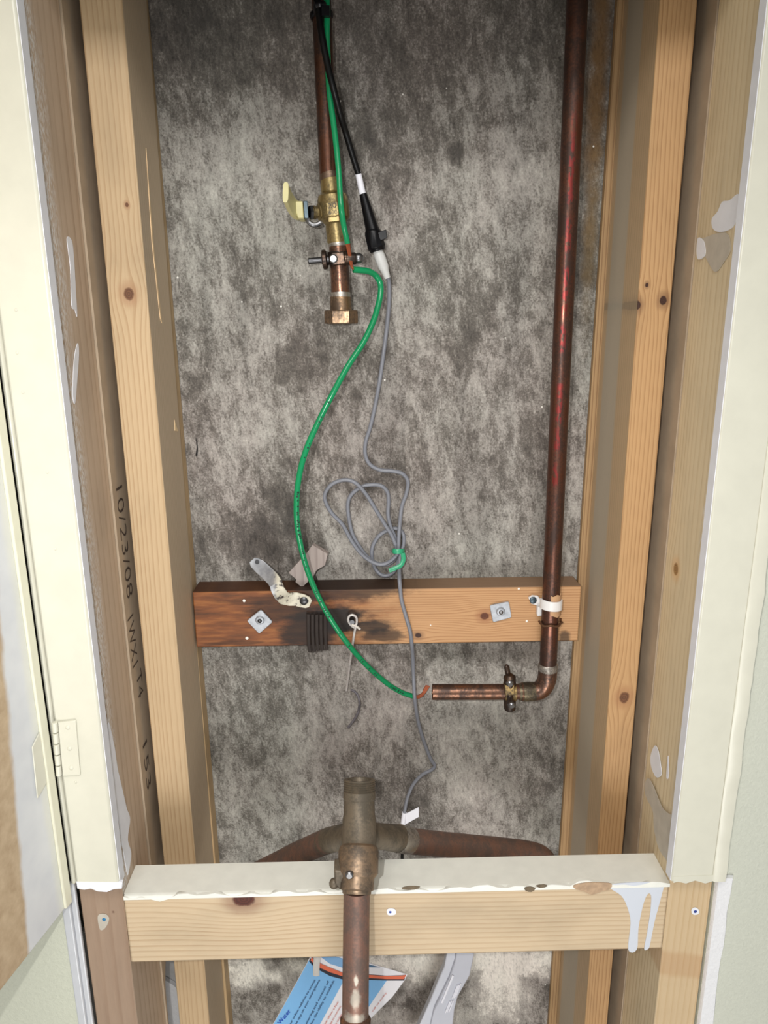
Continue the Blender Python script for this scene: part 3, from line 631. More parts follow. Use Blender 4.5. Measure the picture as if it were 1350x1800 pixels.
# clamp around the stub
gc = thing('ground_clamp', 'bronze grounding clamp on the short horizontal stub of the right pipe', 'clamp', at(897, 1245, YP), 'grounding clamps')
ca = at(886, 1216, YP-.0); cbp = at(906, 1216, YP)
mb = MB(); mb.lathe(ca, cbp, [(0, Rs*1.02), (0, Rs*1.22), (1, Rs*1.22), (1, Rs*1.02)], 24); link('band', mb, M_CLAMP2, gc, .0004)
mb = MB(); mb.lathe(at(896, 1186, YP-.013), at(896, 1249, YP-.006), [(0, .004), (.06, .0075), (.28, .0078), (.34, .005), (.66, .005), (.74, .0078), (.94, .0074), (1, .004)], 16); link('jaw', mb, M_CLAMP, gc)
mb = MB(); mb.prism([at(px, py, YP-.0185) for px, py in [(887, 1205), (904, 1204), (905, 1222), (888, 1223)]], (0, .006, 0)); link('saddle', mb, M_CLAMP2, gc, .0008)
for (px, py) in [(896, 1200), (899, 1238)]:
    p = at(px, py, YP-.019); mb = MB(); mb.lathe(p, p+Vector((0, -.004, -.001)), [(0, .0048), (.6, .0046), (1, .003)], 14); link('screw_head', mb, M_STEEL, gc)
mb = MB(); mb.lathe(at(893, 1184, YP-.008), at(890, 1169, YP-.008), [(0, .0036), (.8, .0034), (1, .002)], 12); link('bolt_end', mb, M_CLAMP, gc)
# white strap, cardboard and wire loop holding the pipe to the cleat
ws = thing('pipe_clip', 'white plastic pipe clip screwed to the cleat around the right pipe', 'clip', at(965, 1075, .85))
pc = P0.lerp(P1, (P0.z-at(967, 1060, YP).z)/(P0.z-P1.z))
vs = []; mb = MB(); n = 22; hz = .0062
for i in range(n+1):
    an = math.pi*(1.02+.96*i/n)      # front half of the pipe
    r = R1*1.10; c, s_ = math.cos(an), math.sin(an); tilt = .001*math.cos(an)
    vs += [pc+Vector((c*r, s_*r, -hz-tilt)), pc+Vector((c*(r+.0022), s_*(r+.0022), -hz-tilt)), pc+Vector((c*(r+.0022), s_*(r+.0022), hz-tilt)), pc+Vector((c*r, s_*r, hz-tilt))]
mb.add(vs, [(i*4+k, i*4+(k+1) % 4, (i+1)*4+(k+1) % 4, (i+1)*4+k) for i in range(n) for k in range(4)]+[(0, 1, 2, 3), tuple(range(n*4, n*4+4))]); link('band', mb, M_STRAP, ws, .0005)
mb = MB(); mb.prism([at(px, py, .858) for px, py in [(929, 1051), (936, 1047), (946, 1048), (952, 1056), (953, 1064), (944, 1064), (934, 1062)]], (0, .0035, 0)); link('ear', mb, M_STRAP, ws, .0006)
p = at(937, 1055, .8578); mb = MB(); mb.lathe(p, p+Vector((0, -.0022, 0)), [(0, .0046), (.6, .0044), (1, .003)], 16); link('screw', mb, M_ZINC, ws)
mb = MB(); mb.box(*sorted((at(943, 1070, .858).x, at(951, 1070, .858).x)), .852, .8615, at(947, 1080, .858).z, at(947, 1064, .858).z); link('lug', mb, M_STRAP, ws, .0006)
vs = []; mb = MB()
for i in range(13):
    an = math.pi*(1.42+.55*i/12); r = R1*1.03; c, s_ = math.cos(an), math.sin(an)
    zt = .0135-.001*math.sin(i); zb = -.0155+.004*abs(i-6)/6
    vs += [pc+Vector((c*r, s_*r, zb)), pc+Vector((c*(r+.0008), s_*(r+.0008), zb)), pc+Vector((c*(r+.0008), s_*(r+.0008), zt)), pc+Vector((c*r, s_*r, zt))]
mb.add(vs, [(i*4+k, i*4+(k+1) % 4, (i+1)*4+(k+1) % 4, (i+1)*4+k) for i in range(12) for k in range(4)]+[(0, 1, 2, 3), tuple(range(48, 52))])
tag(link('cardboard_shim', mb, M_CARD, None), 'slip of tan cardboard wedged under the white pipe clip', 'shim')
pw = P0.lerp(P1, (P0.z-at(967, 1094, YP).z)/(P0.z-P1.z)); pts = []
for i in range(25):
    an = math.pi*(.92+1.16*i/24); r = R1*1.16*(1.12 if i > 20 else 1); pts.append(pw+Vector((math.cos(an)*r*1.05, math.sin(an)*r, .0010*math.sin(i*.7))))
pts += [pts[-1]+Vector((.0015, .006, .0015))]
mb = MB(); mb.tube(pts, .0015, 10); tag(link('wire_loop', mb, plain('rusty_wire', srgb(110, 80, 60), .45, .7, .3, 200), None), 'rusty wire loop round the right pipe, just below the white clip', 'wire')

# ------------------------------------------------------------------ centre pipe with ball valve
YC = .868
vp_ = thing('water_pipe', 'copper pipe from above with brass ball valve and hex union nut, centre of the concrete', 'pipe', at(599, 568, YC))
Ptop = at(560, -60, YC); Ptop = Ptop + (Ptop-at(577, 300, YC))*1.6; A = at(577, 300, YC)
RC = pr(33.5, 570, 150, YC)
mb = MB(); mb.tube([Ptop, at(565, 0, YC), at(571, 150, YC), at(578, 312, YC), at(579, 322, YC)], RC, 32); link('pipe', mb, M_CU_DARK if False else copper('upper_copper', srgb(118, 82, 66), srgb(62, 46, 40), .47, .32), vp_)
mb = MB(); mb.lathe(at(578, 303, YC), at(580, 319, YC), [(0, RC), (.3, RC*1.06), (.7, RC*1.10), (1, RC*1.05)], 28); link('solder_joint', mb, M_SOLDER if False else copper('dark_solder', srgb(128, 108, 92), srgb(72, 58, 50), .5, .45), vp_)
def rr(w, y): return pr(w, 585, y, YC)
a = at(580, 312, YC); b = at(594, 428, YC)
prof = [(0, rr(33, 315)), (.02, rr(36, 316)), (.20, rr(37, 335)), (.22, rr(35, 338)), (.245, rr(44, 340)), (.27, rr(50, 343)), (.33, rr(54, 350)), (.52, rr(54, 372)), (.61, rr(53, 383)), (.66, rr(44, 390)), (.68, rr(40, 393)), (.70, rr(36, 395)), (.97, rr(37, 424)), (1, rr(34, 428))]
mb = MB(); mb.lathe(a, b, prof, 40); body = link('valve_body', mb, M_BRASS, vp_, 0, 25)
axv = (b-a).normalized(); mid = a.lerp(b, .50)
fr = Vector((-.05, -1, -.10)).normalized(); fr = (fr-axv*fr.dot(axv)).normalized(); sd = axv.cross(fr)
if sd.x < 0: sd = -sd
# cast nameplate
RB = rr(54, 370)
mb = MB(); c = mid + fr*(RB-.0011)
def quad(c, hw, hh, th):
    m = MB(); m.prism([c-sd*hw-axv*hh, c+sd*hw-axv*hh, c+sd*hw+axv*hh, c-sd*hw+axv*hh], fr*th); return m
pl = link('cast_plate', quad(c, .0062, .0068, .0016), M_BRASS, vp_, .0004)
tx = MB(); ax_up = -axv
text_mesh(tx, '20', c+fr*.0017-sd*.0048-axv*.0008, sd, ax_up, .0096, .0052, .0004)
text_mesh(tx, '600', c+fr*.0017-sd*.0048+axv*.0056, sd, ax_up, .0096, .0042, .0004)
link('cast_figures', tx, M_BRONZE, pl)
mb = quad(a.lerp(b, .645)+fr*(rr(50, 388)-.0022), .0062, .0028, .0022); link('cast_lug', mb, M_BRASS, vp_, .0005)
# stem and handle at the left
sp = at(566, 372, YC-.004); so = at(543, 374, YC-.006)
mb = MB(); mb.lathe(at(572, 372, YC), at(545, 374, YC-.006), [(0, .0088), (.45, .0088), (.52, .0062), (.66, .0062), (.68, .0072), (.78, .0072), (.80, .0058), (1, .0058)], 20); link('stem', mb, M_BRASS, vp_)
mb = MB(); mb.lathe(at(549, 374, YC-.005), at(544, 374, YC-.006), [(0, .0078), (1, .0078)], 6); link('gland_nut', mb, M_DSTEEL, vp_)
mb = MB()
P = [at(531, 354, YC-.016), at(540, 354, YC-.002), at(541, 384, YC-.002), at(534, 383, YC-.016)]
mb.prism([at(533, 353, YC-.022), at(533, 353, YC+.006), at(535, 384, YC+.006), at(535, 384, YC-.022)], (.0046, 0, 0)); link('handle_plate', mb, M_ZINC, vp_, .0006)
mb = MB(); pts = [at(541, 384, YC-.012), at(543, 391, YC-.012), at(549, 395, YC-.012), at(556, 395, YC-.011), at(563, 392, YC-.010)]
mb.tube(smooth_path(pts, 5), .0026, 10); link('stop_tab', mb, M_STEEL, vp_)
# vinyl covered lever: lies towards the viewer then kicks outwards and up
def slab(pts, hw, th, dirw):
    m = MB(); vs = []; dirw = Vector(dirw).normalized(); n = len(pts)
    for i in range(n):
        T = (pts[min(i+1, n-1)]-pts[max(i-1, 0)]).normalized(); nn = T.cross(dirw).normalized()
        h = hw[i] if isinstance(hw, list) else hw
        for k in range(12):
            an = 2*math.pi*k/12; ca, sa = math.cos(an), math.sin(an)
            ca = math.copysign(abs(ca)**.6, ca); sa = math.copysign(abs(sa)**.6, sa)
            vs.append(pts[i]+dirw*(h*ca)+nn*(th*sa))
    fs = [(i*12+k, i*12+(k+1) % 12, (i+1)*12+(k+1) % 12, (i+1)*12+k) for i in range(n-1) for k in range(12)]+[tuple(reversed(range(12))), tuple(range((n-1)*12, n*12))]
    m.add(vs, fs); return m
lev = smooth_path([at(528, 370, YC-.004), at(523, 370, YC-.012), at(517, 366, YC-.022), at(509, 354, YC-.040), at(503, 340, YC-.058), at(502, 338, YC-.061)], 5)
mb = slab(lev, [.0105]*6+[.0105]*20, .0030, (0.05, .25, 1)); link('lever', mb, M_YEL, vp_, 0, 50)
mb = MB(); mb.prism([at(px, py, YC-.024) for px, py in [(513, 356), (520, 353), (532, 353.5), (534, 384), (524, 384)]], (0, .030, 0)); link('lever_sleeve', mb, M_YEL, vp_, .0014)
# lower tube and union
mb = MB(); mb.lathe(at(594, 424, YC), at(595, 434, YC), [(0, RC*.95), (.3, RC*1.12), (.7, RC*1.12), (1, RC)], 28); link('solder_joint', mb, M_SOLDER, vp_)
mb = MB(); mb.lathe(at(594.5, 428, YC), at(599, 520, YC), [(0, rr(33, 430)), (1, rr(33, 510))], 32); link('tube', mb, M_CU, vp_)
mb = MB(); mb.lathe(at(598, 513, YC), at(599, 524, YC), [(0, rr(33, 515)), (.4, rr(35.5, 518)), (1, rr(36, 524))], 28); link('solder_joint', mb, M_SOLDER, vp_)
mb = MB(); mb.lathe(at(598.5, 521, YC), at(599.5, 550, YC), [(0, rr(35, 522)), (.05, rr(37, 523)), (.75, rr(38, 540)), (1, rr(40, 548))], 28); link('tailpiece', mb, M_NUT, vp_)
na = at(599.5, 545, YC); nb = at(600, 569, YC)
mb = MB(); mb.lathe(na, nb, [(0, rr(54, 548)), (.06, rr(59, 550)), (.94, rr(59, 566)), (1, rr(56, 568))], 6)
# turn the hexagon so that one flat faces the room
def spin(mb, a, b, ang):
    R = Matrix.Rotation(ang, 4, (b-a).normalized()); mb.v = [R @ (q-a) + a for q in mb.v]
spin(mb, na, nb, math.radians(30)); link('union_nut', mb, M_NUT, vp_, .0005, 20)
# grounding clamp on the tube
g2 = thing('ground_clamp', 'dark bronze grounding clamp bolted across the tube below the ball valve', 'clamp', at(598, 468, YC), 'grounding clamps')
mb = MB(); mb.lathe(at(596.5, 443, YC), at(597.2, 466, YC), [(0, rr(34, 450)), (0, rr(42, 450)), (1, rr(42, 460)), (1, rr(34, 460))], 24); link('band', mb, M_CLAMP, g2, .0005)
YF = YC-.0155
mb = MB(); mb.prism([at(px, py, YF-.004) for px, py in [(582, 444), (604, 442), (608, 464), (584, 467)]], (0, .010, 0)); link('saddle', mb, M_CLAMP, g2, .0012)
p = at(586, 455, YF-.004); mb = MB(); mb.lathe(p, p+Vector((0, -.003, 0)), [(0, .0048), (.7, .0046), (1, .0034)], 16); link('screw_head', mb, M_STEEL, g2)
mb = MB(); mb.lathe(at(575, 456, YC-.006), at(566, 457, YC-.006), [(0, .0086), (.2, .0105), (.8, .0105), (1, .0086)], 20); link('flange', mb, M_CLAMP, g2)
mb = MB(); mb.lathe(at(578, 456, YC-.004), at(541, 459, YC-.004), [(0, .0046), (.35, .0046), (.36, .0034), (.95, .0034), (1, .0024)], 14); link('bolt', mb, M_DSTEEL, g2)
mb = MB(); mb.lathe(at(606, 455, YC-.010), at(626, 454.5, YC-.010), [(0, .0072), (.15, .0072), (.2, .0066), (.9, .0066), (1, .0058)], 18); link('bolt_sleeve', mb, M_CLAMP, g2)
mb = MB(); mb.ball(at(630, 454, YC-.010), .0058, 1, 1, 1, 18); link('bolt_head', mb, M_STEEL, g2)

# ------------------------------------------------------------------ wires and cables
gw = thing('grounding_wire', 'long green insulated wire bowing from the valve clamp down past the cleat, bare copper ends', 'wire', at(612, 430, .85))
p1 = [(571, -60, .850), (574, -10, .850), (575, 25, .8495), (574.5, 60, .850), (576, 100, .851), (579, 160, .851), (586, 215, .851), (592, 265, .850), (596, 310, .847), (598, 345, .844), (600.5, 370, .842), (604, 395, .845), (608, 414, .849), (611, 428, .851)]
mb = MB(); mb.tube(wpath(p1, 6), pr(10.5, 590, 250, .85), 14); link('insulation', mb, M_GREEN, gw)
p2 = [(621, 474, .852), (634, 475, .855), (648, 477, .860), (660, 484, .866), (668, 497, .868), (669, 515, .866), (664, 540, .860), (655, 568, .852), (638, 603, .842), (612, 643, .832), (586, 690, .824), (560, 741, .820), (540, 786, .818), (528, 826, .818), (522, 868, .818), (521.5, 910, .820), (527, 952, .824), (539, 998, .830), (556, 1041, .838), (580, 1086, .842), (610, 1130, .846), (645, 1170, .858), (680, 1201, .872), (706, 1217, .882), (727, 1224, .886)]
mb = MB(); mb.tube(wpath(p2, 6), pr(10.6, 600, 700, .84), 16); link('insulation', mb, M_GREEN, gw)
# ink marks printed along the insulation
ink_mat = plain('wire_ink', srgb(10, 56, 40), .5); path = wpath(p2, 12); rW = pr(10.6, 600, 700, .84)
acc = 0
for i in range(1, len(path)-1):
    if 120 < i < 280 and random.random() < .32:
        T = (path[i+1]-path[i-1]).normalized(); v = (CAMPOS-path[i]).normalized(); s = T.cross(v).normalized(); nn = s.cross(T).normalized()
        if nn.dot(v) < 0: nn = -nn
        an = random.uniform(.15, .5)*(1 if i < 200 else -.3); dirn = (nn*math.cos(an)+s*(-math.sin(an))).normalized(); q = path[i]+dirn*rW*1.0; tan2 = T.cross(dirn)
        l1, l2 = random.uniform(.0005, .0011), random.uniform(.0007, .0014)
        ink = MB(); ink.prism([q-T*l1-tan2*l2, q+T*l1-tan2*l2, q+T*l1+tan2*l2, q-T*l1+tan2*l2], dirn*.00015); link('printed_mark', ink, ink_mat, gw)
mb = MB()
for d in (-2.2, 0, 2.2): mb.tube(wpath([(611+d, 426, .851), (613+d*.8, 438, .852), (615+d*.6, 450, .853), (617+d*.6, 462, .853), (619, 470, .853), (623, 474, .852)], 5), .0013, 8)
link('bare_strands', mb, M_BARE, gw)
mb = MB()
for d in (-3, -1, 1, 3): mb.tube(wpath([(724, 1224+d*.5, .886), (734, 1225+d*.6, .887), (742, 1221+d*.7, .888), (748+d*.7, 1212+d*.3, .889), (752+d*.8, 1205+d*.2, .890)], 5), .0012, 8)
link('bare_strands', mb, M_BARE, gw)
# black cable with plug
bk = thing('black_cable', 'black cable with white sleeve and black plug beside the ball valve', 'cable', at(660, 440, .875))
pb = [(553, -60, .844), (556, -10, .844), (561, 28, .8430), (567, 70, .8415), (576, 115, .8425), (586, 155, .8435), (597, 197, .850), (609, 237, .865), (620, 274, .871), (630, 306, .875)]
mb = MB(); mb.tube(wpath(pb, 6), pr(11.5, 590, 180, .86), 16); link('jacket', mb, M_BLACK, bk)
mb = MB(); mb.lathe(at(629, 302, .875), at(638, 343, .876), [(0, pr(11, 633, 320, .875)), (1, pr(12, 633, 320, .875))], 18); link('label_sleeve', mb, M_LABEL, bk)
k_ = lambda wpx: pr(wpx, 650, 400, .876)
mb = MB(); mb.lathe(at(638, 341, .876), at(655, 406, .876), [(0, k_(13)), (.15, k_(15)), (.96, k_(24)), (1, k_(25))], 22); link('strain_relief', mb, M_BLACKP, bk)
mb = MB(); mb.lathe(at(653, 402, .876), at(664, 442, .876), [(0, k_(22)), (.08, k_(27)), (.2, k_(30)), (.85, k_(33)), (.9, k_(29)), (1, k_(27))], 10); link('plug', mb, M_BLACKP, bk, .0005)
mb = MB(); mb.prism([at(px, py, .868) for px, py in [(664, 408), (679, 403), (681, 418), (672, 422), (667, 424)]], (0, .014, 0)); link('latch', mb, M_BLACKP, bk, .0006)
# grey cable
gy = thing('grey_cable', 'thin grey cable with looped bundle, hanging from the black plug to behind the lower pipes', 'cable', at(707, 1505, .885))
YG = .893
q = [(681, 484, .879), (684, 500, .884), (684, 530, .888), (680, 575, YG), (674, 622, YG), (668, 665, YG), (660, 710, YG), (651, 750, YG), (643, 776, YG), (642, 798, YG), (650, 816, YG), (668, 826, .8925), (690, 828, .892), (708, 833, .892), (717, 847, .892), (714, 868, .892), (706.5, 890, .891), (703, 918, .888), (701, 945, .884), (700, 968, .882),
     (694, 979, .8835), (682, 989, .885), (666, 992, .8855), (648, 984, .8865), (632, 970, .887), (617, 949, .887), (602, 922, .887), (584, 903, .887), (573, 884, .887), (571, 869, .887), (581, 853, .887), (599, 844.5, .887), (617, 845, .886), (632, 855, .885), (647, 874, .885), (663, 900, .885), (679, 926, .885), (690, 944, .884), (697, 966, .885),
     (694, 983, .889), (680, 992, .8915), (662, 990, .892), (645, 978, .8925), (630, 958, .8925), (619, 937, .8925), (613, 909, .8925), (611.5, 885, .8925), (618, 869, .8925), (635, 856, .8925), (653, 852, .8925), (670, 854, .892), (681, 865, .8915), (683, 882, .891), (682, 903, .8905), (686, 924, .8905), (695, 946, .8895), (699, 968, .8895),
     (699, 990, .8905), (692, 1005, .891), (681, 1012, .8915), (669, 1010, .892), (659, 998, .8945), (653.5, 977, .8955), (656, 958, .8955), (667, 941, .8955), (685, 930.5, .8955), (700, 930, .8955), (709, 940, .8945), (709, 958, .889), (704, 975, .884),
     (702, 998, .878), (702, 1015, .862), (703, 1030, .8560), (706, 1056, .8550), (714, 1085, .8550), (721, 1110, .8560), (724, 1135, .862), (725.5, 1155, .874), (727, 1190, .882), (729, 1228, .880), (735, 1268, .888), (746, 1306, .892), (757, 1334, .893), (764, 1345, .893), (759, 1353, .893), (742, 1362, .8925), (727, 1378, .8915), (717, 1400, .890), (711.5, 1425, .889), (709, 1450, .887), (708, 1466, .885)]
mb = MB(); mb.tube(wpath(q, 7), pr(7.0, 690, 900, YG), 12); link('jacket', mb, M_GREY, gy)
mb = MB(); mb.lathe(at(663, 439, .876), at(681, 489, .8785), [(0, k_(17)), (.25, k_(20)), (.62, k_(19)), (.72, k_(15)), (1, k_(11.5))], 22); link('clear_boot', mb, M_BOOT, gy)
mb = MB(); mb.lathe(at(711, 1428, .889), at(708, 1452, .887), [(0, pr(9, 710, 1440, .89)), (1, pr(9, 710, 1440, .89))], 14); mb.prism([at(px, py, .886) for px, py in [(711, 1432), (736, 1419), (736, 1436), (711, 1450)]], (0, .0006, 0)); link('flag_label', mb, M_LABEL, gy)
mb = MB(); mb.tube(wpath([(708, 1462, .885), (707, 1485, .884), (707, 1530, .884)], 4), pr(5.5, 708, 1490, .885), 10); link('black_end', mb, M_BLACK, gy)
# ties
tt = thing('twist_tie', 'short green plastic tie gathering the loops of the grey cable', 'tie', at(700, 985, .878))
mb = MB()
P = [at(690, 968.5, .890), at(691, 968.5, .880), at(694, 969, .8765), at(700, 969.3, .8755), at(706, 969, .877), at(709.5, 968.5, .882), at(710, 968.5, .890), at(704, 968.5, .8965), at(695, 968.5, .8960)]
mb.tube(smooth_path(P, 4, True)+[P[0]], pr(9, 700, 968, .88), 10, False, .35); link('band', mb, M_GREENTIE, tt)
mb = MB(); mb.tube(wpath([(708, 972, .8775), (709, 984, .8765), (704, 994, .875), (694, 999, .8745), (684, 1003, .8745)], 5), pr(8, 700, 990, .88), 10, True, .4); link('tail', mb, M_GREENTIE, tt)
zt = MB(); ctr = at(565, 28, YC)
pts = []
for i in range(28):
    an = 2*math.pi*i/28; c, s_ = math.cos(an), math.sin(an)
    fx = RC*1.05; fy = (RC*1.04+.0005) if s_ > 0 else (.0305+.0 if abs(c) < .55 else RC*1.2)
    pts.append(ctr+Vector((c*fx*(1.02), s_*fy, .0008*c)))
pts = smooth_path(pts, 2, True); zt.tube(pts+[pts[0]], .0030, 10, False, .45)
h = at(572, 22, YC-.031); zt.box(h.x-.0035, h.x+.0045, h.y-.0055, h.y, h.z-.0045, h.z+.0045)
tag(link('cable_tie', zt, M_BLACKP, None), 'black cable tie strapping the green and black cables to the centre pipe', 'tie')

# ------------------------------------------------------------------ lower pipe fitting
lf = thing('pipe_fitting', 'bronze branch fitting with threaded open top and three copper pipes, before the pine rail', 'pipe', at(624, 1800, .600))
def R_(wpx, px, py, Y): return pr(wpx, px, py, Y)
ta = at(632, 1370, .690); tb = at(631, 1500, .658)
w_ = lambda wpx: R_(wpx, 632, 1440, .68)
prof = [(.12, w_(40)), (0, w_(42)), (0, w_(54))]
for i in range(5):
    t0 = .015+.03*i; prof += [(t0, w_(56)), (t0+.015, w_(52))]
prof += [(.165, w_(56)), (.26, w_(56)), (.28, w_(53)), (.45, w_(54)), (.55, w_(58)), (.8, w_(60)), (.98, w_(58)), (1.0, w_(50))]
mb = MB(); mb.lathe(ta, tb, prof, 36, False); link('threaded_body', mb, M_BRONZE, lf, 0, 28)
c0 = at(631, 1466, .680)
def arm(pts, rad, mat, name): m = MB(); m.tube(smooth_path([Vector(p) for p in pts], 6), rad, 26); return link(name, m, mat, lf)
hl = at(578, 1477, .737); hr = at(703, 1474, .737)
m = MB(); dl = (hl-c0); m.lathe(c0, hl, [(0, w_(46)), (.55, w_(46)), (1, w_(47)), (1, w_(40))], 28); link('side_port', m, M_BRONZE, lf)
m = MB(); m.lathe(c0, hr, [(0, w_(44)), (.55, w_(46)), (1, w_(50)), (1, w_(40))], 28); link('side_port', m, M_BRONZE, lf)
ra = R_(41, 560, 1490, .76)
arm([c0.lerp(hl, .95), at(563, 1483, .748), at(520, 1502, .775), at(486, 1519, .79), at(440, 1541, .81)], ra, M_CU_OLD, 'branch_pipe')
rb = R_(42, 760, 1480, .76)
arm([c0.lerp(hr, .95), at(722, 1478.5, .745), at(800, 1486, .775), at(880, 1493, .80), at(930, 1499, .815), at(952, 1507, .82), at(963, 1524, .823), at(966, 1560, .825)], rb, M_CU_OLD, 'branch_pipe')
m = MB(); m.lathe(c0.lerp(hr, .96), at(721, 1478, .745), [(0, rb*1.10), (.6, rb*1.07), (1, rb*1.02)], 26); link('solder_joint', m, M_SOLDER, lf)
m = MB(); m.lathe(c0.lerp(hl, .98), at(571, 1480, .742), [(0, w_(44)), (.5, w_(45)), (1, ra*1.02)], 26); link('solder_joint', m, copper('grey_solder', srgb(140, 130, 116), srgb(96, 86, 74), .5, .45), lf)
ca_ = at(631, 1484, .660); cb_ = at(627, 1573, .628)
v_ = lambda wpx: R_(wpx, 630, 1520, .645)
m = MB(); m.lathe(ca_, cb_, [(0, v_(56)), (.05, v_(66)), (.14, v_(71)), (.58, v_(72)), (.62, v_(66)), (.66, v_(60)), (.9, v_(58)), (.93, v_(50)), (.97, v_(50)), (1, v_(46))], 32); link('coupling', m, M_BRONZE2, lf, 0, 25)
m = MB(); m.prism([at(px, py, .632) for px, py in [(587, 1532), (606, 1534), (608, 1560), (598, 1566), (588, 1556)]], (0, .016, .004)); link('clamp_ear', m, M_BRONZE, lf, .002)
m = MB(); m.ball(at(587, 1553, .636), .0050, 1, 1, 1.2, 14); link('bolt_nut', m, M_BRONZE, lf)
p = at(614, 1541, .616); m = MB(); m.lathe(p+Vector((0, .004, 0)), p, [(0, .0042), (.7, .0040), (1, .0028)], 14); link('screw_head', m, M_STEEL, lf)
pa, pb_ = at(627, 1566, .632), at(624, 1830, .585)
m = MB(); m.tube([pa.lerp(pb_, i/8) for i in range(9)], [R_(46, 626, 1600, .63)]*8+[R_(46, 626, 1600, .63)], 32)
def solder_run(t, c, x, y, z):
    wob = t.math('MULTIPLY', t.math('SUBTRACT', t.noise(t.pos, 160, 4), .5), 1.4)
    for (px, py, rx, rz, k) in [(626, 1726, .0022, .006, .9), (625, 1752, .0055, .011, .65), (623, 1776, .012, .006, .75)]:
        p = at(px, py, .592); e = ellipse_d(t, x, z, p.x, p.z, rx, rz, wob)
        c = t.mix(t.math('MULTIPLY', t.math('SUBTRACT', 1, t.step(e, .5, 1.15)), k), c, srgb(196, 190, 176))
    return c
fp = link('front_pipe', m, copper('dull_copper_solder', srgb(140, 106, 92), srgb(104, 86, 78), .48, .48, solder_run, .55), lf)
rF = R_(46, 626, 1600, .63)
m = MB(); m.lathe(at(625, 1786, .5925), at(624, 1850, .580), [(0, rF), (.08, rF*1.16), (1, rF*1.18)], 30); link('lower_coupling', m, M_CU, lf)
m = MB(); q0 = at(624, 1846, .581); m.tube([q0, q0+Vector((0, -.006, -.03)), Vector((q0.x, q0.y-.008, .3)), Vector((q0.x, q0.y-.008, 0))], rF, 28); link('supply_pipe', m, M_CU_OLD, lf)
# ------------------------------------------------------------------ leaflet and plastic cover below the rail
YL = .775
lt = thing('leaflet', 'blue and white printed leaflet with orange stripe, hanging behind the lower pipe under the rail', 'leaflet', at(560, 1850, YL))
def flat(name, pts, off, mat, sub=1, th=.0002, parent=lt):
    P = [at(px, py, YL)+Vector((0, -off, 0)) for px, py in pts]
    if sub > 1: P = smooth_path(P, sub, True)
    mb = MB(); mb.prism(P, (0, th, 0)); return link(name, mb, mat, parent)
flat('sheet', [(552, 1668), (600, 1676), (640, 1690), (680, 1702), (716, 1713), (712, 1722), (690, 1752), (650, 1792), (590, 1862), (445, 1862), (500, 1765), (540, 1692)], 0, M_PAPER, 1, .0006)
flat('printed_panel', [(543, 1688), (560, 1699), (585, 1712), (600, 1718), (606, 1720), (571, 1785), (528, 1862), (446, 1861), (500, 1766)], .0003, M_PBLUE)
flat('printed_panel', [(640, 1722), (680, 1723), (660, 1752), (640, 1782), (618, 1810), (606, 1810)], .0003, M_PBLUE)
flat('printed_panel', [(556, 1676), (585, 1680), (625, 1691), (606, 1702), (580, 1694)], .0003, plain('print_sky', srgb(120, 164, 206), .4, 0, .02))
flat('printed_panel', [(636, 1692), (655, 1697), (668, 1700), (640, 1700)], .0003, plain('print_slate', srgb(72, 108, 140), .4, 0, .02))
up_ = [(545, 1684), (552, 1691), (562, 1699), (580, 1707), (602, 1714), (625, 1717), (650, 1717), (680, 1719), (700, 1720), (712, 1719)]
flat('printed_stripe', up_ + [(710, 1723), (700, 1723), (680, 1723), (650, 1722), (625, 1723), (602, 1721), (580, 1715), (560, 1704), (550, 1697), (543, 1689)], .0006, M_PNAVY)
flat('printed_stripe', [(548, 1682), (556, 1688), (566, 1694), (582, 1701), (602, 1709), (625, 1712), (650, 1713), (680, 1715), (706, 1714), (714, 1713), (710, 1720), (700, 1720), (680, 1720), (650, 1718), (625, 1718), (602, 1715), (580, 1708), (562, 1700), (552, 1693), (546, 1687)], .0009, M_PORANGE)
rd = (at(545, 1690, YL)-at(480, 1803, YL)).normalized(); upd = Vector((0, -1, 0)).cross(rd).normalized()   # print runs up the slope
if upd.x > 0: upd = -upd
def line(s, p0, p1, h, mat):
    mb = MB(); a, b = at(*p0, YL), at(*p1, YL); d = (b-a); u_ = d.normalized().cross(Vector((0, 1, 0)))
    if u_.x > 0: u_ = -u_
    text_mesh(mb, s, a+Vector((0, -.0008, 0)), d, u_, d.length, h, .0002, .012); return link('printed_text', mb, mat, lt)
line('Water', (493, 1800), (512, 1776), .0056, M_PDBLUE)
line('your online website to access', (508, 1806), (555, 1722), .0028, M_PTXT); line('a free app on your smartphone', (516, 1810), (563, 1722), .0028, M_PTXT)
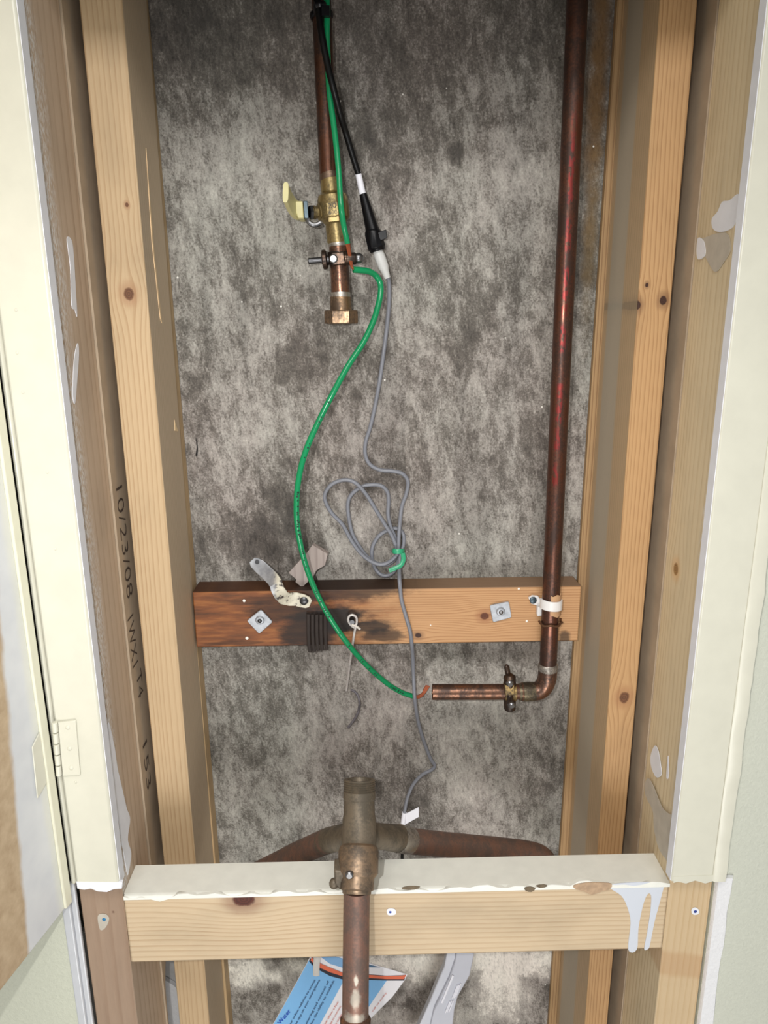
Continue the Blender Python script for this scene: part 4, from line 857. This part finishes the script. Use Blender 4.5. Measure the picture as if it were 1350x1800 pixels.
line('metering and control of', (536, 1806), (579, 1724), .0028, M_PTXT); line('and has the ability to establish', (542, 1812), (588, 1724), .0028, M_PTXT)
line('Please allow a few', (566, 1810), (596, 1760), .0026, M_PRED); line('minutes to connect', (575, 1812), (600, 1768), .0026, M_PRED); line('service today', (583, 1814), (602, 1782), .0026, M_PRED)
line('call us today', (655, 1778), (680, 1744), .0018, M_PRED)
mb = MB(); mb.tube(wpath([(560, 1660, .765), (558, 1678, .766), (556, 1700, .768), (556, 1714, .770)], 4), pr(12, 557, 1700, .77), 10, True, .4)
tag(link('hang_loop', mb, plain('clear_tab', srgb(206, 202, 196), .4, 0, .04), None), 'translucent plastic tab holding the corner of the blue leaflet', 'tab')
cv = thing('plastic_cover', 'pale grey slotted plastic cover leaning against the concrete under the rail', 'cover', at(790, 1860, .83))
mb = MB(); f = [(803, 1668), (834, 1676), (826, 1715), (805, 1752), (799, 1775), (790, 1862), (744, 1862), (763, 1775), (790, 1720), (800, 1690)]
mb.prism([at(px, py, .84) for px, py in f], (0, .012, 0)); link('face', mb, plain('pale_face', srgb(196, 198, 208), .4, 0, .02), cv, .0015)
mb = MB(); f = [(787, 1668), (803, 1668), (801, 1690), (791, 1718), (764, 1772), (744, 1862), (712, 1862), (738, 1800), (755, 1762), (770, 1725), (781, 1700)]
mb.prism([at(px, py, .845) for px, py in f], (0, .012, 0)); link('rim', mb, M_PALE, cv, .0015)
mb = MB(); f = [(795, 1714), (798, 1716), (778, 1764), (775, 1763)]; mb.prism([at(px, py, .8385) for px, py in f], (0, .004, 0)); link('rib', mb, M_LABEL, cv)
for (x0, y0) in [(804, 1732), (807, 1730.5), (810, 1729)]:
    mb = MB(); mb.tube([at(x0, y0, .839), at(x0-9, y0+23, .839)], .0010, 8); link('slot_rib', mb, M_LABEL, cv)
for (x0, y0) in [(791, 1760), (794, 1759), (797, 1759)]:
    mb = MB(); mb.tube([at(x0, y0, .839), at(x0-8, y0+20, .839)], .0010, 8); link('slot_rib', mb, M_LABEL, cv)
